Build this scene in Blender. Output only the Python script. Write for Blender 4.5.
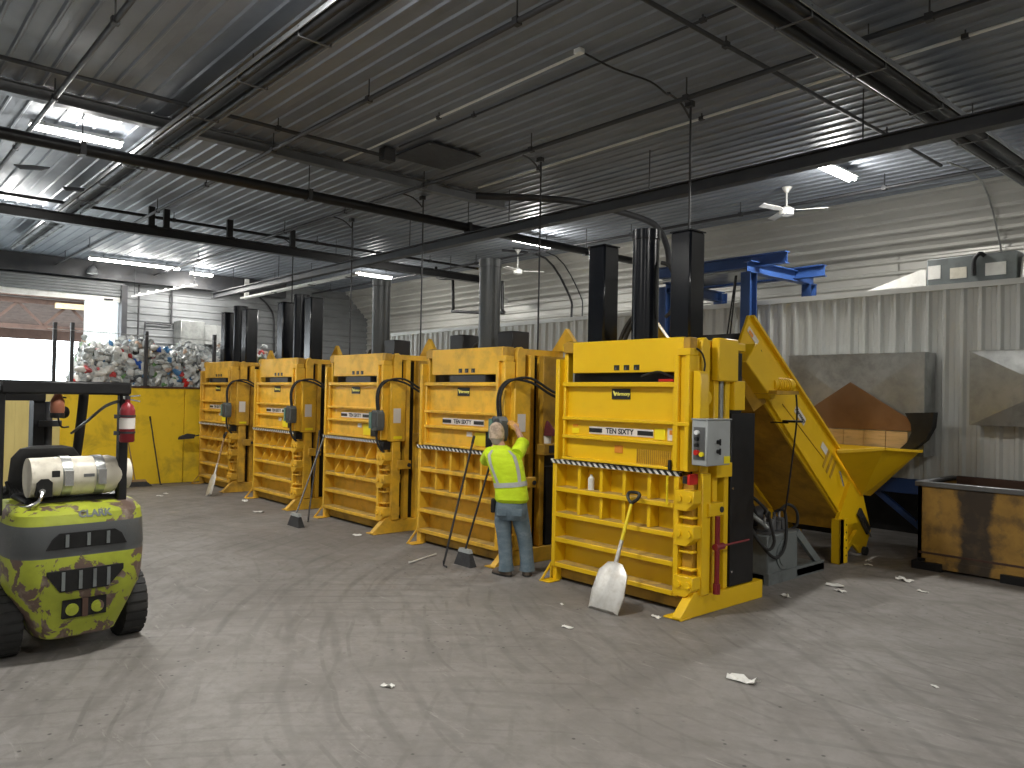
import bpy, bmesh, math, random
from mathutils import Vector, Matrix
random.seed(7)
PI = math.pi
sc = bpy.context.scene
COL = sc.collection
for o in list(bpy.data.objects): bpy.data.objects.remove(o)

# ---------------------------------------------------------------- camera
CAM_H = 2.1
yaw, pitch, roll = math.radians(41.5), math.radians(0.9), math.radians(1.12)
v0 = Vector((-math.cos(yaw), math.sin(yaw), 0)); r0 = Vector((math.sin(yaw), math.cos(yaw), 0)); u0 = Vector((0, 0, 1))
vw = v0*math.cos(pitch) + u0*math.sin(pitch); u1 = u0*math.cos(pitch) - v0*math.sin(pitch)
rx = r0*math.cos(roll) + u1*math.sin(roll); ux = u1*math.cos(roll) - r0*math.sin(roll)
cd = bpy.data.cameras.new('camera'); cam = bpy.data.objects.new('camera', cd); COL.objects.link(cam)
m = Matrix((rx, ux, -vw)).transposed().to_4x4(); m.translation = Vector((0, 0, CAM_H)); cam.matrix_world = m
cd.sensor_width = 36; cd.lens = 770/1024*36; cd.clip_start = 0.05; cd.clip_end = 200
sc.camera = cam

# ---------------------------------------------------------------- world, exposure
w = bpy.data.worlds.new('overcast_sky'); sc.world = w; w.use_nodes = True
bg = w.node_tree.nodes['Background']; bg.inputs[0].default_value = (0.86, 0.95, 1.0, 1); bg.inputs[1].default_value = 4.5
sc.view_settings.view_transform = 'Standard'; sc.view_settings.look = 'None'
sc.view_settings.exposure = 1.3; sc.view_settings.gamma = 1.0; sc.view_settings.use_curve_mapping = False
LAMP_W = 75.0

# ---------------------------------------------------------------- materials
MATS = {}
def nodes_of(name):
    mt = bpy.data.materials.new(name); mt.use_nodes = True
    nt = mt.node_tree
    return mt, nt, nt.nodes['Principled BSDF']
def N(nt, t, **kw):
    n = nt.nodes.new(t)
    for k, v in kw.items():
        if k in ('operation', 'blend_type', 'data_type', 'wave_type', 'rings_direction', 'bands_direction', 'attribute_name', 'feature'): setattr(n, k, v)
        else: n.inputs[k].default_value = v
    return n
def ramp(nt, src, stops):
    r = nt.nodes.new('ShaderNodeValToRGB'); e = r.color_ramp.elements
    while len(e) < len(stops): e.new(0.5)
    for i, (p, c) in enumerate(stops): e[i].position = p; e[i].color = (*c, 1) if len(c) == 3 else c
    nt.links.new(src, r.inputs[0]); return r
def mixc(nt, fac, a, b):
    n = nt.nodes.new('ShaderNodeMix'); n.data_type = 'RGBA'
    for s, idx in ((fac, 0), (a, 6), (b, 7)):
        if isinstance(s, (int, float)): n.inputs[idx].default_value = s
        elif isinstance(s, tuple): n.inputs[idx].default_value = (*s, 1)
        else: nt.links.new(s, n.inputs[idx])
    return n.outputs[2]
def coord(nt, kind='Object', scale=None):
    tc = nt.nodes.new('ShaderNodeTexCoord'); out = tc.outputs[kind]
    if scale:
        mp = nt.nodes.new('ShaderNodeMapping'); mp.inputs['Scale'].default_value = scale
        nt.links.new(out, mp.inputs[0]); out = mp.outputs[0]
    return out
def noise(nt, vec, scale, detail=4, rough=0.6, dist=0):
    n = nt.nodes.new('ShaderNodeTexNoise'); n.inputs['Scale'].default_value = scale; n.inputs['Detail'].default_value = detail
    n.inputs['Roughness'].default_value = rough; n.inputs['Distortion'].default_value = dist
    nt.links.new(vec, n.inputs['Vector']); return n.outputs['Fac']
def bump(nt, b, h, strength=0.2, dist=0.02):
    n = nt.nodes.new('ShaderNodeBump'); n.inputs['Strength'].default_value = strength; n.inputs['Distance'].default_value = dist
    nt.links.new(h, n.inputs['Height']); nt.links.new(n.outputs[0], b.inputs['Normal'])
def paint(name, base, dirt=(0.1, 0.08, 0.05), amt=0.3, scale=3.0, rough=0.45, metal=0.0, stretch=None, lo=0.5, hi=0.75, spec=0.5, bmp=0.0, vary=0.12):
    mt, nt, b = nodes_of(name)
    vec = coord(nt, 'Object', stretch)
    n1 = noise(nt, vec, scale, 6, 0.65, 0.3); n2 = noise(nt, vec, scale*0.35, 3)
    r = ramp(nt, n1, [(lo, (0, 0, 0)), (hi, (1, 1, 1))])
    mul = N(nt, 'ShaderNodeMath', operation='MULTIPLY'); nt.links.new(r.outputs[0], mul.inputs[0]); mul.inputs[1].default_value = amt
    rv = ramp(nt, n2, [(0.3, tuple(c*(1-vary) for c in base)), (0.7, tuple(min(1, c*(1+vary)) for c in base))])
    c = mixc(nt, mul.outputs[0], rv.outputs[0], dirt)
    nt.links.new(c, b.inputs['Base Color'])
    rr = ramp(nt, n1, [(0.3, (rough*0.85,)*3), (0.8, (min(1, rough*1.35),)*3)]); nt.links.new(rr.outputs[0], b.inputs['Roughness'])
    b.inputs['Metallic'].default_value = metal; b.inputs['Specular IOR Level'].default_value = spec
    if bmp: bump(nt, b, n1, bmp, 0.01)
    MATS[name] = mt; return mt
def plain(name, col, rough=0.5, metal=0.0, emit=0, ecol=None, trans=0):
    mt, nt, b = nodes_of(name); b.inputs['Base Color'].default_value = (*col, 1); b.inputs['Roughness'].default_value = rough; b.inputs['Metallic'].default_value = metal
    vec = coord(nt); n1 = noise(nt, vec, 6, 3); rr = ramp(nt, n1, [(0.3, (rough*0.9,)*3), (0.7, (min(1, rough*1.1),)*3)]); nt.links.new(rr.outputs[0], b.inputs['Roughness'])
    if emit: b.inputs['Emission Color'].default_value = (*(ecol or col), 1); b.inputs['Emission Strength'].default_value = emit
    if trans: b.inputs['Transmission Weight'].default_value = trans
    MATS[name] = mt; return mt

YEL = (0.80, 0.50, 0.006)
paint('yellow_new', YEL, (0.30, 0.18, 0.03), 0.18, 2.5, 0.38, lo=0.55, hi=0.8, vary=0.05)
paint('yellow_worn', (0.80, 0.46, 0.03), (0.20, 0.12, 0.04), 0.5, 3.2, 0.48, lo=0.46, hi=0.72, vary=0.14)
paint('yellow_old', (0.68, 0.38, 0.03), (0.14, 0.085, 0.03), 0.65, 3.0, 0.52, lo=0.42, hi=0.7, vary=0.16)
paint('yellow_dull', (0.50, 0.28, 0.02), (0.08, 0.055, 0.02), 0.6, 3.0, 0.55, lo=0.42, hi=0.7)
paint('shelf_dust', (0.52, 0.34, 0.07), (0.20, 0.15, 0.09), 0.7, 6.0, 0.75, lo=0.4, hi=0.65)
paint('black_gloss', (0.005, 0.006, 0.009), (0.03, 0.03, 0.034), 0.25, 4, 0.2, stretch=(1, 1, 0.15), lo=0.5, hi=0.8, spec=0.35)
paint('black_paint', (0.008, 0.008, 0.009), (0.035, 0.032, 0.03), 0.3, 5, 0.42, spec=0.35)
paint('dark_steel', (0.035, 0.036, 0.04), (0.09, 0.08, 0.07), 0.4, 3, 0.5, metal=0.2)
paint('mid_steel', (0.16, 0.165, 0.17), (0.06, 0.055, 0.05), 0.5, 3, 0.42, metal=0.55)
paint('grey_ram', (0.055, 0.06, 0.062), (0.13, 0.12, 0.1), 0.4, 4, 0.32, stretch=(1, 1, 0.2), metal=0.2)
paint('galvanised', (0.42, 0.43, 0.42), (0.22, 0.23, 0.22), 0.6, 5, 0.34, metal=0.75, stretch=(1, 1, 1), lo=0.4, hi=0.65)
paint('reflector_sheet', (0.33, 0.345, 0.36), (0.15, 0.15, 0.15), 0.4, 3, 0.45, metal=0.15)
paint('chrome', (0.7, 0.7, 0.7), (0.3, 0.3, 0.3), 0.3, 5, 0.22, metal=1.0)
paint('grey_box', (0.36, 0.38, 0.38), (0.2, 0.2, 0.19), 0.2, 4, 0.4)
paint('pack_grey', (0.15, 0.168, 0.168), (0.045, 0.045, 0.045), 0.6, 4, 0.45)
paint('rubber', (0.015, 0.015, 0.015), (0.07, 0.065, 0.055), 0.4, 6, 0.75)
paint('white_paint', (0.72, 0.72, 0.69), (0.4, 0.37, 0.3), 0.35, 5, 0.5)
paint('cream_tank', (0.66, 0.62, 0.52), (0.28, 0.24, 0.18), 0.45, 7, 0.4, lo=0.52, hi=0.7)
paint('paper', (0.75, 0.74, 0.70), (0.5, 0.45, 0.4), 0.4, 9, 0.8)
paint('blue_steel', (0.022, 0.06, 0.19), (0.015, 0.025, 0.07), 0.4, 4, 0.42)
paint('red_paint', (0.22, 0.010, 0.016), (0.08, 0.012, 0.014), 0.4, 6, 0.4)
paint('brown_flap', (0.22, 0.115, 0.048), (0.16, 0.08, 0.035), 0.5, 3, 0.7)
paint('plywood', (0.68, 0.50, 0.27), (0.18, 0.11, 0.05), 0.6, 5, 0.75, stretch=(0.6, 1, 4))
paint('rust', (0.07, 0.036, 0.024), (0.03, 0.022, 0.02), 0.6, 4, 0.8)
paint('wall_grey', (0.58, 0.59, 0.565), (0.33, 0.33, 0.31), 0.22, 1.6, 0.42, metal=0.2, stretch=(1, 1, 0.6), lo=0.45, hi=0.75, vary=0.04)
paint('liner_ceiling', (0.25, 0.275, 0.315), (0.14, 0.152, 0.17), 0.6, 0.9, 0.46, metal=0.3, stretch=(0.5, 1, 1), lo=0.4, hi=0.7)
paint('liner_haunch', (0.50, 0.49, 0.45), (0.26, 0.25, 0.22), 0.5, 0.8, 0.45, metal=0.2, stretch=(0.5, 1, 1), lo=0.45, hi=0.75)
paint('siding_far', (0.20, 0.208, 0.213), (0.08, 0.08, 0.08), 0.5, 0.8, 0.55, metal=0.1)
paint('bunker_yellow', (0.82, 0.56, 0.015), (0.20, 0.13, 0.03), 0.55, 1.6, 0.65, lo=0.5, hi=0.72, bmp=0.15)
paint('bunker_pale', (0.70, 0.58, 0.22), (0.35, 0.26, 0.1), 0.5, 2.0, 0.7, stretch=(1, 1, 0.2))
paint('white_cladding', (0.30, 0.30, 0.28), (0.2, 0.19, 0.17), 0.35, 1, 0.6)
paint('yard', (0.28, 0.28, 0.27), (0.18, 0.18, 0.17), 0.4, 1, 0.9)
paint('shirt', (0.60, 0.80, 0.012), (0.42, 0.58, 0.01), 0.5, 9, 0.75, stretch=(1, 1, 2.5), lo=0.4, hi=0.65)
paint('reflective', (0.42, 0.43, 0.43), (0.3, 0.3, 0.3), 0.3, 20, 0.4)
paint('denim', (0.095, 0.14, 0.175), (0.24, 0.29, 0.32), 0.6, 7, 0.9, stretch=(1, 1, 1.6), lo=0.4, hi=0.7)
paint('skin', (0.52, 0.29, 0.20), (0.42, 0.2, 0.14), 0.3, 10, 0.55)
paint('cap_cloth', (0.58, 0.45, 0.33), (0.22, 0.16, 0.12), 0.7, 14, 0.9, lo=0.45, hi=0.6)
paint('grey_hair', (0.35, 0.30, 0.26), (0.25, 0.2, 0.17), 0.4, 30, 0.8)
paint('glove', (0.62, 0.34, 0.10), (0.4, 0.2, 0.06), 0.4, 20, 0.8)
paint('boot', (0.10, 0.075, 0.055), (0.2, 0.17, 0.13), 0.5, 10, 0.8)
paint('aluminium', (0.60, 0.59, 0.56), (0.34, 0.30, 0.24), 0.55, 9, 0.42, metal=0.6, lo=0.42, hi=0.7)
paint('handle_yellow', (0.80, 0.62, 0.01), (0.5, 0.38, 0.02), 0.2, 8, 0.4)
paint('wood_pole', (0.35, 0.22, 0.10), (0.15, 0.09, 0.05), 0.4, 8, 0.7)
paint('pole_black', (0.02, 0.02, 0.022), (0.1, 0.1, 0.1), 0.3, 8, 0.4)
paint('bristle', (0.03, 0.03, 0.032), (0.09, 0.085, 0.08), 0.5, 25, 0.95)
paint('pod_green', (0.10, 0.20, 0.16), (0.05, 0.06, 0.06), 0.5, 9, 0.5)
paint('pod_grey', (0.10, 0.11, 0.11), (0.03, 0.03, 0.03), 0.5, 9, 0.5)
paint('maroon_cloth', (0.10, 0.012, 0.016), (0.05, 0.008, 0.01), 0.6, 12, 0.9)
paint('amber', (0.32, 0.12, 0.07), (0.2, 0.07, 0.05), 0.3, 6, 0.35)
plain('tube_lit', (1, 1, 1), 0.3, 0, 14.0, (1.0, 0.97, 0.90))
plain('black_print', (0.012, 0.012, 0.012), 0.5)
plain('yellow_print', (0.85, 0.78, 0.15), 0.5)
plain('sticker_yellow', (0.85, 0.70, 0.01), 0.5)
plain('sticker_white', (0.72, 0.68, 0.64), 0.5)
plain('sticker_orange', (0.70, 0.25, 0.02), 0.5)
plain('red_plastic', (0.55, 0.02, 0.015), 0.35)
plain('blue_plastic', (0.03, 0.12, 0.5), 0.4)
plain('lamp_white', (0.85, 0.86, 0.86), 0.3)
plain('void_shade', (0.006, 0.006, 0.006), 0.9)  # near-black stand-in for the shade inside holes and openings
plain('lime_print', (0.35, 0.6, 0.02), 0.5)

def hazard():
    mt, nt, b = nodes_of('hazard_stripes')
    sx = nt.nodes.new('ShaderNodeSeparateXYZ'); nt.links.new(coord(nt), sx.inputs[0])
    a = N(nt, 'ShaderNodeMath', operation='ADD'); nt.links.new(sx.outputs[0], a.inputs[0]); nt.links.new(sx.outputs[2], a.inputs[1])
    k = N(nt, 'ShaderNodeMath', operation='MULTIPLY'); nt.links.new(a.outputs[0], k.inputs[0]); k.inputs[1].default_value = 12.2
    f = N(nt, 'ShaderNodeMath', operation='FRACT'); nt.links.new(k.outputs[0], f.inputs[0])
    g = N(nt, 'ShaderNodeMath', operation='GREATER_THAN'); nt.links.new(f.outputs[0], g.inputs[0]); g.inputs[1].default_value = 0.5
    nt.links.new(mixc(nt, g.outputs[0], (0.015, 0.015, 0.015), (0.75, 0.73, 0.68)), b.inputs['Base Color']); b.inputs['Roughness'].default_value = 0.5
    MATS['hazard_stripes'] = mt
hazard()

def concrete():
    mt, nt, b = nodes_of('concrete_floor')
    vec = coord(nt, 'Object')
    big = noise(nt, vec, 0.35, 6, 0.6, 0.4); mid = noise(nt, vec, 1.7, 8, 0.65, 0.6); fine = noise(nt, vec, 22, 4, 0.7)
    c1 = ramp(nt, big, [(0.30, (0.172, 0.160, 0.148)), (0.55, (0.218, 0.205, 0.192)), (0.75, (0.258, 0.244, 0.230))]).outputs[0]
    m1 = ramp(nt, mid, [(0.42, (0, 0, 0)), (0.66, (1, 1, 1))]).outputs[0]
    k = N(nt, 'ShaderNodeMath', operation='MULTIPLY'); nt.links.new(m1, k.inputs[0]); k.inputs[1].default_value = 0.5
    c2 = mixc(nt, k.outputs[0], c1, (0.134, 0.122, 0.110))
    # tyre scuffs: broad arcs swept by turning trucks
    cols = c2
    for (cx, cy, sc_, lo, hi, amt, ds) in ((-2.2, 9.5, 1.9, 0.80, 0.97, 0.40, 1.2), (-9.0, -3.0, 1.5, 0.84, 0.98, 0.34, 1.5), (1.5, -2.5, 2.3, 0.82, 0.97, 0.32, 1.0)):
        mp = nt.nodes.new('ShaderNodeMapping'); mp.inputs['Location'].default_value = (-cx, -cy, 0); nt.links.new(vec, mp.inputs[0])
        wv = nt.nodes.new('ShaderNodeTexWave'); wv.wave_type = 'RINGS'; wv.rings_direction = 'Z'; wv.inputs['Scale'].default_value = sc_*0.55
        wv.inputs['Distortion'].default_value = ds*1.6; wv.inputs['Detail'].default_value = 3; wv.inputs['Detail Scale'].default_value = 0.6
        nt.links.new(mp.outputs[0], wv.inputs[0])
        ring = ramp(nt, wv.outputs['Fac'], [(lo, (0, 0, 0)), (hi, (1, 1, 1))]).outputs[0]
        pat = ramp(nt, noise(nt, mp.outputs[0], 0.5, 5, 0.7), [(0.45, (0, 0, 0)), (0.68, (1, 1, 1))]).outputs[0]
        q = N(nt, 'ShaderNodeMath', operation='MULTIPLY'); nt.links.new(ring, q.inputs[0]); nt.links.new(pat, q.inputs[1])
        q2 = N(nt, 'ShaderNodeMath', operation='MULTIPLY'); nt.links.new(q.outputs[0], q2.inputs[0]); q2.inputs[1].default_value = amt*1.3
        cols = mixc(nt, q2.outputs[0], cols, (0.065, 0.06, 0.056))
    # narrow wheel tracks
    for (cx, cy, sc_, lo, amt) in ((-2.0, 10.5, 4.6, 0.93, 0.5), (-11.0, -4.0, 3.8, 0.94, 0.35), (2.5, -3.0, 5.2, 0.94, 0.35)):
        mp = nt.nodes.new('ShaderNodeMapping'); mp.inputs['Location'].default_value = (-cx, -cy, 0); nt.links.new(vec, mp.inputs[0])
        wv = nt.nodes.new('ShaderNodeTexWave'); wv.wave_type = 'RINGS'; wv.rings_direction = 'Z'; wv.inputs['Scale'].default_value = sc_*0.3
        wv.inputs['Distortion'].default_value = 5.0; wv.inputs['Detail'].default_value = 2; wv.inputs['Detail Scale'].default_value = 0.35
        nt.links.new(mp.outputs[0], wv.inputs[0])
        ring = ramp(nt, wv.outputs['Fac'], [(lo, (0, 0, 0)), (lo+0.05, (1, 1, 1))]).outputs[0]
        pat = ramp(nt, noise(nt, mp.outputs[0], 1.6, 6, 0.75), [(0.46, (0, 0, 0)), (0.60, (1, 1, 1))]).outputs[0]
        q = N(nt, 'ShaderNodeMath', operation='MULTIPLY'); nt.links.new(ring, q.inputs[0]); nt.links.new(pat, q.inputs[1])
        q2 = N(nt, 'ShaderNodeMath', operation='MULTIPLY'); nt.links.new(q.outputs[0], q2.inputs[0]); q2.inputs[1].default_value = amt
        cols = mixc(nt, q2.outputs[0], cols, (0.10, 0.092, 0.083))
    # mottled grain
    gr = ramp(nt, noise(nt, vec, 7, 8, 0.8), [(0.45, (0, 0, 0)), (0.62, (0.55,)*3)]).outputs[0]
    cols = mixc(nt, gr, cols, (0.15, 0.14, 0.124))
    # grit: small dark and light flecks
    vo = nt.nodes.new('ShaderNodeTexVoronoi'); vo.inputs['Scale'].default_value = 9; nt.links.new(vec, vo.inputs['Vector'])
    fl = ramp(nt, vo.outputs['Distance'], [(0.08, (1, 1, 1)), (0.14, (0, 0, 0))]).outputs[0]
    gate = ramp(nt, noise(nt, vec, 0.8, 4), [(0.47, (0, 0, 0)), (0.57, (1, 1, 1))]).outputs[0]
    q = N(nt, 'ShaderNodeMath', operation='MULTIPLY'); nt.links.new(fl, q.inputs[0]); nt.links.new(gate, q.inputs[1])
    cols = mixc(nt, q.outputs[0], cols, (0.05, 0.046, 0.042))
    # scraped light scratches
    sv = coord(nt, 'Object', (0.5, 4.0, 1)); scr = ramp(nt, noise(nt, sv, 2.4, 8, 0.75, 1.2), [(0.60, (0, 0, 0)), (0.70, (0.6, 0.6, 0.6))]).outputs[0]
    cols = mixc(nt, scr, cols, (0.36, 0.345, 0.32))
    nt.links.new(cols, b.inputs['Base Color'])
    rr = ramp(nt, mid, [(0.3, (0.52,)*3), (0.7, (0.78,)*3)]); nt.links.new(rr.outputs[0], b.inputs['Roughness'])
    bump(nt, b, fine, 0.25, 0.006)
    MATS['concrete_floor'] = mt
concrete()

def lime():
    # counterweight paint: lime with a charcoal band, chipped to brown primer low down
    mt, nt, b = nodes_of('lime_chipped')
    vec = coord(nt); sx = nt.nodes.new('ShaderNodeSeparateXYZ'); nt.links.new(vec, sx.inputs[0]); z = sx.outputs[2]
    base = ramp(nt, noise(nt, vec, 3, 4), [(0.35, (0.27, 0.31, 0.025)), (0.65, (0.40, 0.45, 0.04))]).outputs[0]
    n1 = noise(nt, vec, 5.5, 8, 0.62, 0.5)
    zz = N(nt, 'ShaderNodeMapRange'); nt.links.new(z, zz.inputs[0]); zz.inputs[1].default_value = 0.25; zz.inputs[2].default_value = 0.85; zz.inputs[3].default_value = 0.05; zz.inputs[4].default_value = -0.03
    a = N(nt, 'ShaderNodeMath', operation='ADD'); nt.links.new(n1, a.inputs[0]); nt.links.new(zz.outputs[0], a.inputs[1])
    chip = ramp(nt, a.outputs[0], [(0.515, (0, 0, 0)), (0.53, (1, 1, 1))]).outputs[0]
    prim = ramp(nt, noise(nt, vec, 9, 4), [(0.52, (0.115, 0.075, 0.06)), (0.7, (0.24, 0.19, 0.16))]).outputs[0]
    c = mixc(nt, chip, base, prim)
    def step(lo, up):
        g = N(nt, 'ShaderNodeMath', operation='GREATER_THAN'); nt.links.new(z, g.inputs[0]); g.inputs[1].default_value = lo
        l = N(nt, 'ShaderNodeMath', operation='LESS_THAN'); nt.links.new(z, l.inputs[0]); l.inputs[1].default_value = up
        q = N(nt, 'ShaderNodeMath', operation='MULTIPLY'); nt.links.new(g.outputs[0], q.inputs[0]); nt.links.new(l.outputs[0], q.inputs[1]); return q.outputs[0]
    c = mixc(nt, step(0.80, 1.045), c, (0.075, 0.08, 0.083))
    nt.links.new(c, b.inputs['Base Color']); b.inputs['Roughness'].default_value = 0.42
    bump(nt, b, chip, 0.3, 0.004)
    MATS['lime_chipped'] = mt
lime()

def dumpster_paint():
    mt, nt, b = nodes_of('dumpster_paint')
    vec = coord(nt); sx = nt.nodes.new('ShaderNodeSeparateXYZ'); nt.links.new(vec, sx.inputs[0])
    base = ramp(nt, noise(nt, vec, 3, 6, 0.65), [(0.3, (0.21, 0.115, 0.025)), (0.6, (0.38, 0.215, 0.04))]).outputs[0]
    wob = noise(nt, vec, 2.6, 6, 0.65)
    d = N(nt, 'ShaderNodeMath', operation='SUBTRACT'); nt.links.new(sx.outputs[0], d.inputs[0]); d.inputs[1].default_value = 0.66
    ab = N(nt, 'ShaderNodeMath', operation='ABSOLUTE'); nt.links.new(d.outputs[0], ab.inputs[0])
    wm = N(nt, 'ShaderNodeMath', operation='MULTIPLY_ADD'); nt.links.new(wob, wm.inputs[0]); wm.inputs[1].default_value = -0.30; nt.links.new(ab.outputs[0], wm.inputs[2])
    st = ramp(nt, wm.outputs[0], [(0.0, (0.95,)*3), (0.06, (0, 0, 0))]).outputs[0]
    c = mixc(nt, st, base, (0.028, 0.022, 0.018))
    low = ramp(nt, noise(nt, vec, 5, 5), [(0.5, (0, 0, 0)), (0.66, (0.7,)*3)]).outputs[0]
    c = mixc(nt, low, c, (0.10, 0.065, 0.03))
    nt.links.new(c, b.inputs['Base Color']); b.inputs['Roughness'].default_value = 0.6
    MATS['dumpster_paint'] = mt
dumpster_paint()

def plastics():
    mt, nt, b = nodes_of('plastic_waste')
    at = nt.nodes.new('ShaderNodeAttribute'); at.attribute_name = 'tint'
    r = ramp(nt, at.outputs['Fac'], [(0.0, (0.62, 0.64, 0.63)), (0.30, (0.45, 0.48, 0.48)), (0.55, (0.30, 0.32, 0.32)), (0.72, (0.68, 0.68, 0.65)), (0.82, (0.10, 0.11, 0.12)), (0.87, (0.45, 0.05, 0.05)), (0.91, (0.08, 0.22, 0.42)), (0.94, (0.5, 0.36, 0.27)), (0.97, (0.15, 0.3, 0.12))])
    r.color_ramp.interpolation = 'CONSTANT'
    nt.links.new(r.outputs[0], b.inputs['Base Color']); b.inputs['Roughness'].default_value = 0.28
    MATS['plastic_waste'] = mt
plastics()

# ---------------------------------------------------------------- mesh helpers
class MB:
    def __init__(s): s.v = []; s.f = []
    def add(s, vs, fs):
        o = len(s.v); s.v += [tuple(p) for p in vs]; s.f += [tuple(i+o for i in f) for f in fs]; return s
    def box(s, x0, x1, y0, y1, z0, z1):
        return s.add([(x0,y0,z0),(x1,y0,z0),(x1,y1,z0),(x0,y1,z0),(x0,y0,z1),(x1,y0,z1),(x1,y1,z1),(x0,y1,z1)],
                     [(0,3,2,1),(4,5,6,7),(0,1,5,4),(1,2,6,5),(2,3,7,6),(3,0,4,7)])
    def bar(s, p, q, w, h, up=(0, 0, 1)):
        p = Vector(p); q = Vector(q); d = (q-p).normalized(); u = Vector(up)
        if abs(d.dot(u)) > 0.98: u = Vector((0, 1, 0))
        a = d.cross(u).normalized()*w/2; b = a.cross(d).normalized()*h/2
        vs = [p-a-b, p+a-b, p+a+b, p-a+b, q-a-b, q+a-b, q+a+b, q-a+b]
        return s.add(vs, [(0,1,2,3),(7,6,5,4),(0,4,5,1),(1,5,6,2),(2,6,7,3),(3,7,4,0)])
    def prism(s, pts, ax, a0, a1):
        n = len(pts)
        def P(p, a): return {'x': (a, p[0], p[1]), 'y': (p[0], a, p[1]), 'z': (p[0], p[1], a)}[ax]
        vs = [P(p, a0) for p in pts] + [P(p, a1) for p in pts]
        fs = [tuple(range(n)), tuple(range(2*n-1, n-1, -1))] + [(i, i+n, (i+1) % n+n, (i+1) % n) for i in range(n)]
        return s.add(vs, fs)
    def tube(s, pts, r, n=10, caps=True, flat=1.0, ref=None):
        pts = [Vector(p) for p in pts]
        if len(pts) >= 4 and not isinstance(r, (list, tuple)) and len(pts) < 12:
            q = [pts[0]]+pts+[pts[-1]]; out = []
            for i in range(1, len(q)-2):
                for j in range(4):
                    t = j/4; a, b, c, d = q[i-1:i+3]
                    out.append(0.5*((2*b)+(c-a)*t+(2*a-5*b+4*c-d)*t*t+(3*b-a-3*c+d)*t*t*t))
            pts = out+[pts[-1]]
        k = len(pts)
        rs = r if isinstance(r, (list, tuple)) else [r]*k
        prev = None; rings = []
        for i, p in enumerate(pts):
            t = (pts[min(i+1, k-1)]-pts[max(i-1, 0)]).normalized()
            if prev is None:
                u = Vector(ref) if ref else (Vector((0, 0, 1)) if abs(t.z) < 0.9 else Vector((0, 1, 0)))
            else: u = prev
            a = (u-t*u.dot(t)).normalized(); prev = a; b = t.cross(a)
            rings.append([p+a*math.cos(2*PI*j/n)*rs[i]*flat+b*math.sin(2*PI*j/n)*rs[i] for j in range(n)])
        vs = [q for rg in rings for q in rg]; fs = []
        for i in range(k-1):
            for j in range(n):
                fs.append((i*n+j, i*n+(j+1) % n, (i+1)*n+(j+1) % n, (i+1)*n+j))
        if caps: fs += [tuple(range(n-1, -1, -1)), tuple(range((k-1)*n, k*n))]
        return s.add(vs, fs)
    def cyl(s, p, q, r, n=16, r2=None): return s.tube([p, q], [r, r if r2 is None else r2], n)
    def rings(s, rg, n=20, caps=True, power=2.0):
        # rg: (cx, cy, cz, rx, ry) horizontal (super)elliptic rings, optional tilt
        vs = []; fs = []
        for (cx, cy, cz, a, b) in rg:
            for j in range(n):
                t = 2*PI*j/n; c, d = math.cos(t), math.sin(t)
                vs.append((cx+a*math.copysign(abs(c)**(2/power), c), cy+b*math.copysign(abs(d)**(2/power), d), cz))
        for i in range(len(rg)-1):
            for j in range(n): fs.append((i*n+j, i*n+(j+1) % n, (i+1)*n+(j+1) % n, (i+1)*n+j))
        if caps: fs += [tuple(range(n-1, -1, -1)), tuple(range((len(rg)-1)*n, len(rg)*n))]
        return s.add(vs, fs)
    def ball(s, c, r, nu=12, nv=8):
        c = Vector(c); r = Vector(r) if not isinstance(r, (int, float)) else Vector((r, r, r))
        return s.rings([(c.x, c.y, c.z-r.z*math.cos(PI*i/nv), max(1e-4, r.x*math.sin(PI*i/nv)), max(1e-4, r.y*math.sin(PI*i/nv))) for i in range(nv+1)], nu)
    def poly(s, pts): return s.add(pts, [tuple(range(len(pts)))])
    def mesh(s, name, mat, smooth=True):
        me = bpy.data.meshes.new(name); me.from_pydata(s.v, [], s.f)
        bm = bmesh.new(); bm.from_mesh(me); bmesh.ops.recalc_face_normals(bm, faces=bm.faces); bm.to_mesh(me); bm.free()
        if smooth:
            me.polygons.foreach_set('use_smooth', [True]*len(me.polygons)); me.set_sharp_from_angle(angle=math.radians(38))
        me.materials.append(MATS[mat]); return me
    def build(s, name, mat, parent=None, smooth=True, bevel=0, loc=None, rot=None):
        o = bpy.data.objects.new(name, s.mesh(name, mat, smooth)); COL.objects.link(o)
        if parent: o.parent = parent
        if loc: o.location = loc
        if rot: o.rotation_euler = rot
        if bevel:
            bv = o.modifiers.new('bevel', 'BEVEL'); bv.width = bevel; bv.segments = 1; bv.limit_method = 'ANGLE'; bv.angle_limit = math.radians(40)
        return o
def tag(o, label, cat, group=None):
    o['label'] = label; o['category'] = cat
    if group: o['group'] = group
    return o
def thing(name, label, cat, loc=(0, 0, 0), rotz=0, group=None):
    o = bpy.data.objects.new(name, None); COL.objects.link(o); o.location = loc; o.rotation_euler = (0, 0, rotz); o.empty_display_size = 0.1
    return tag(o, label, cat, group)
def structure(o): o['kind'] = 'structure'; return o
def share(name, me, parent, loc=(0, 0, 0), rot=None):
    o = bpy.data.objects.new(name, me); COL.objects.link(o); o.parent = parent; o.location = loc
    if rot: o.rotation_euler = rot
    return o
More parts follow.
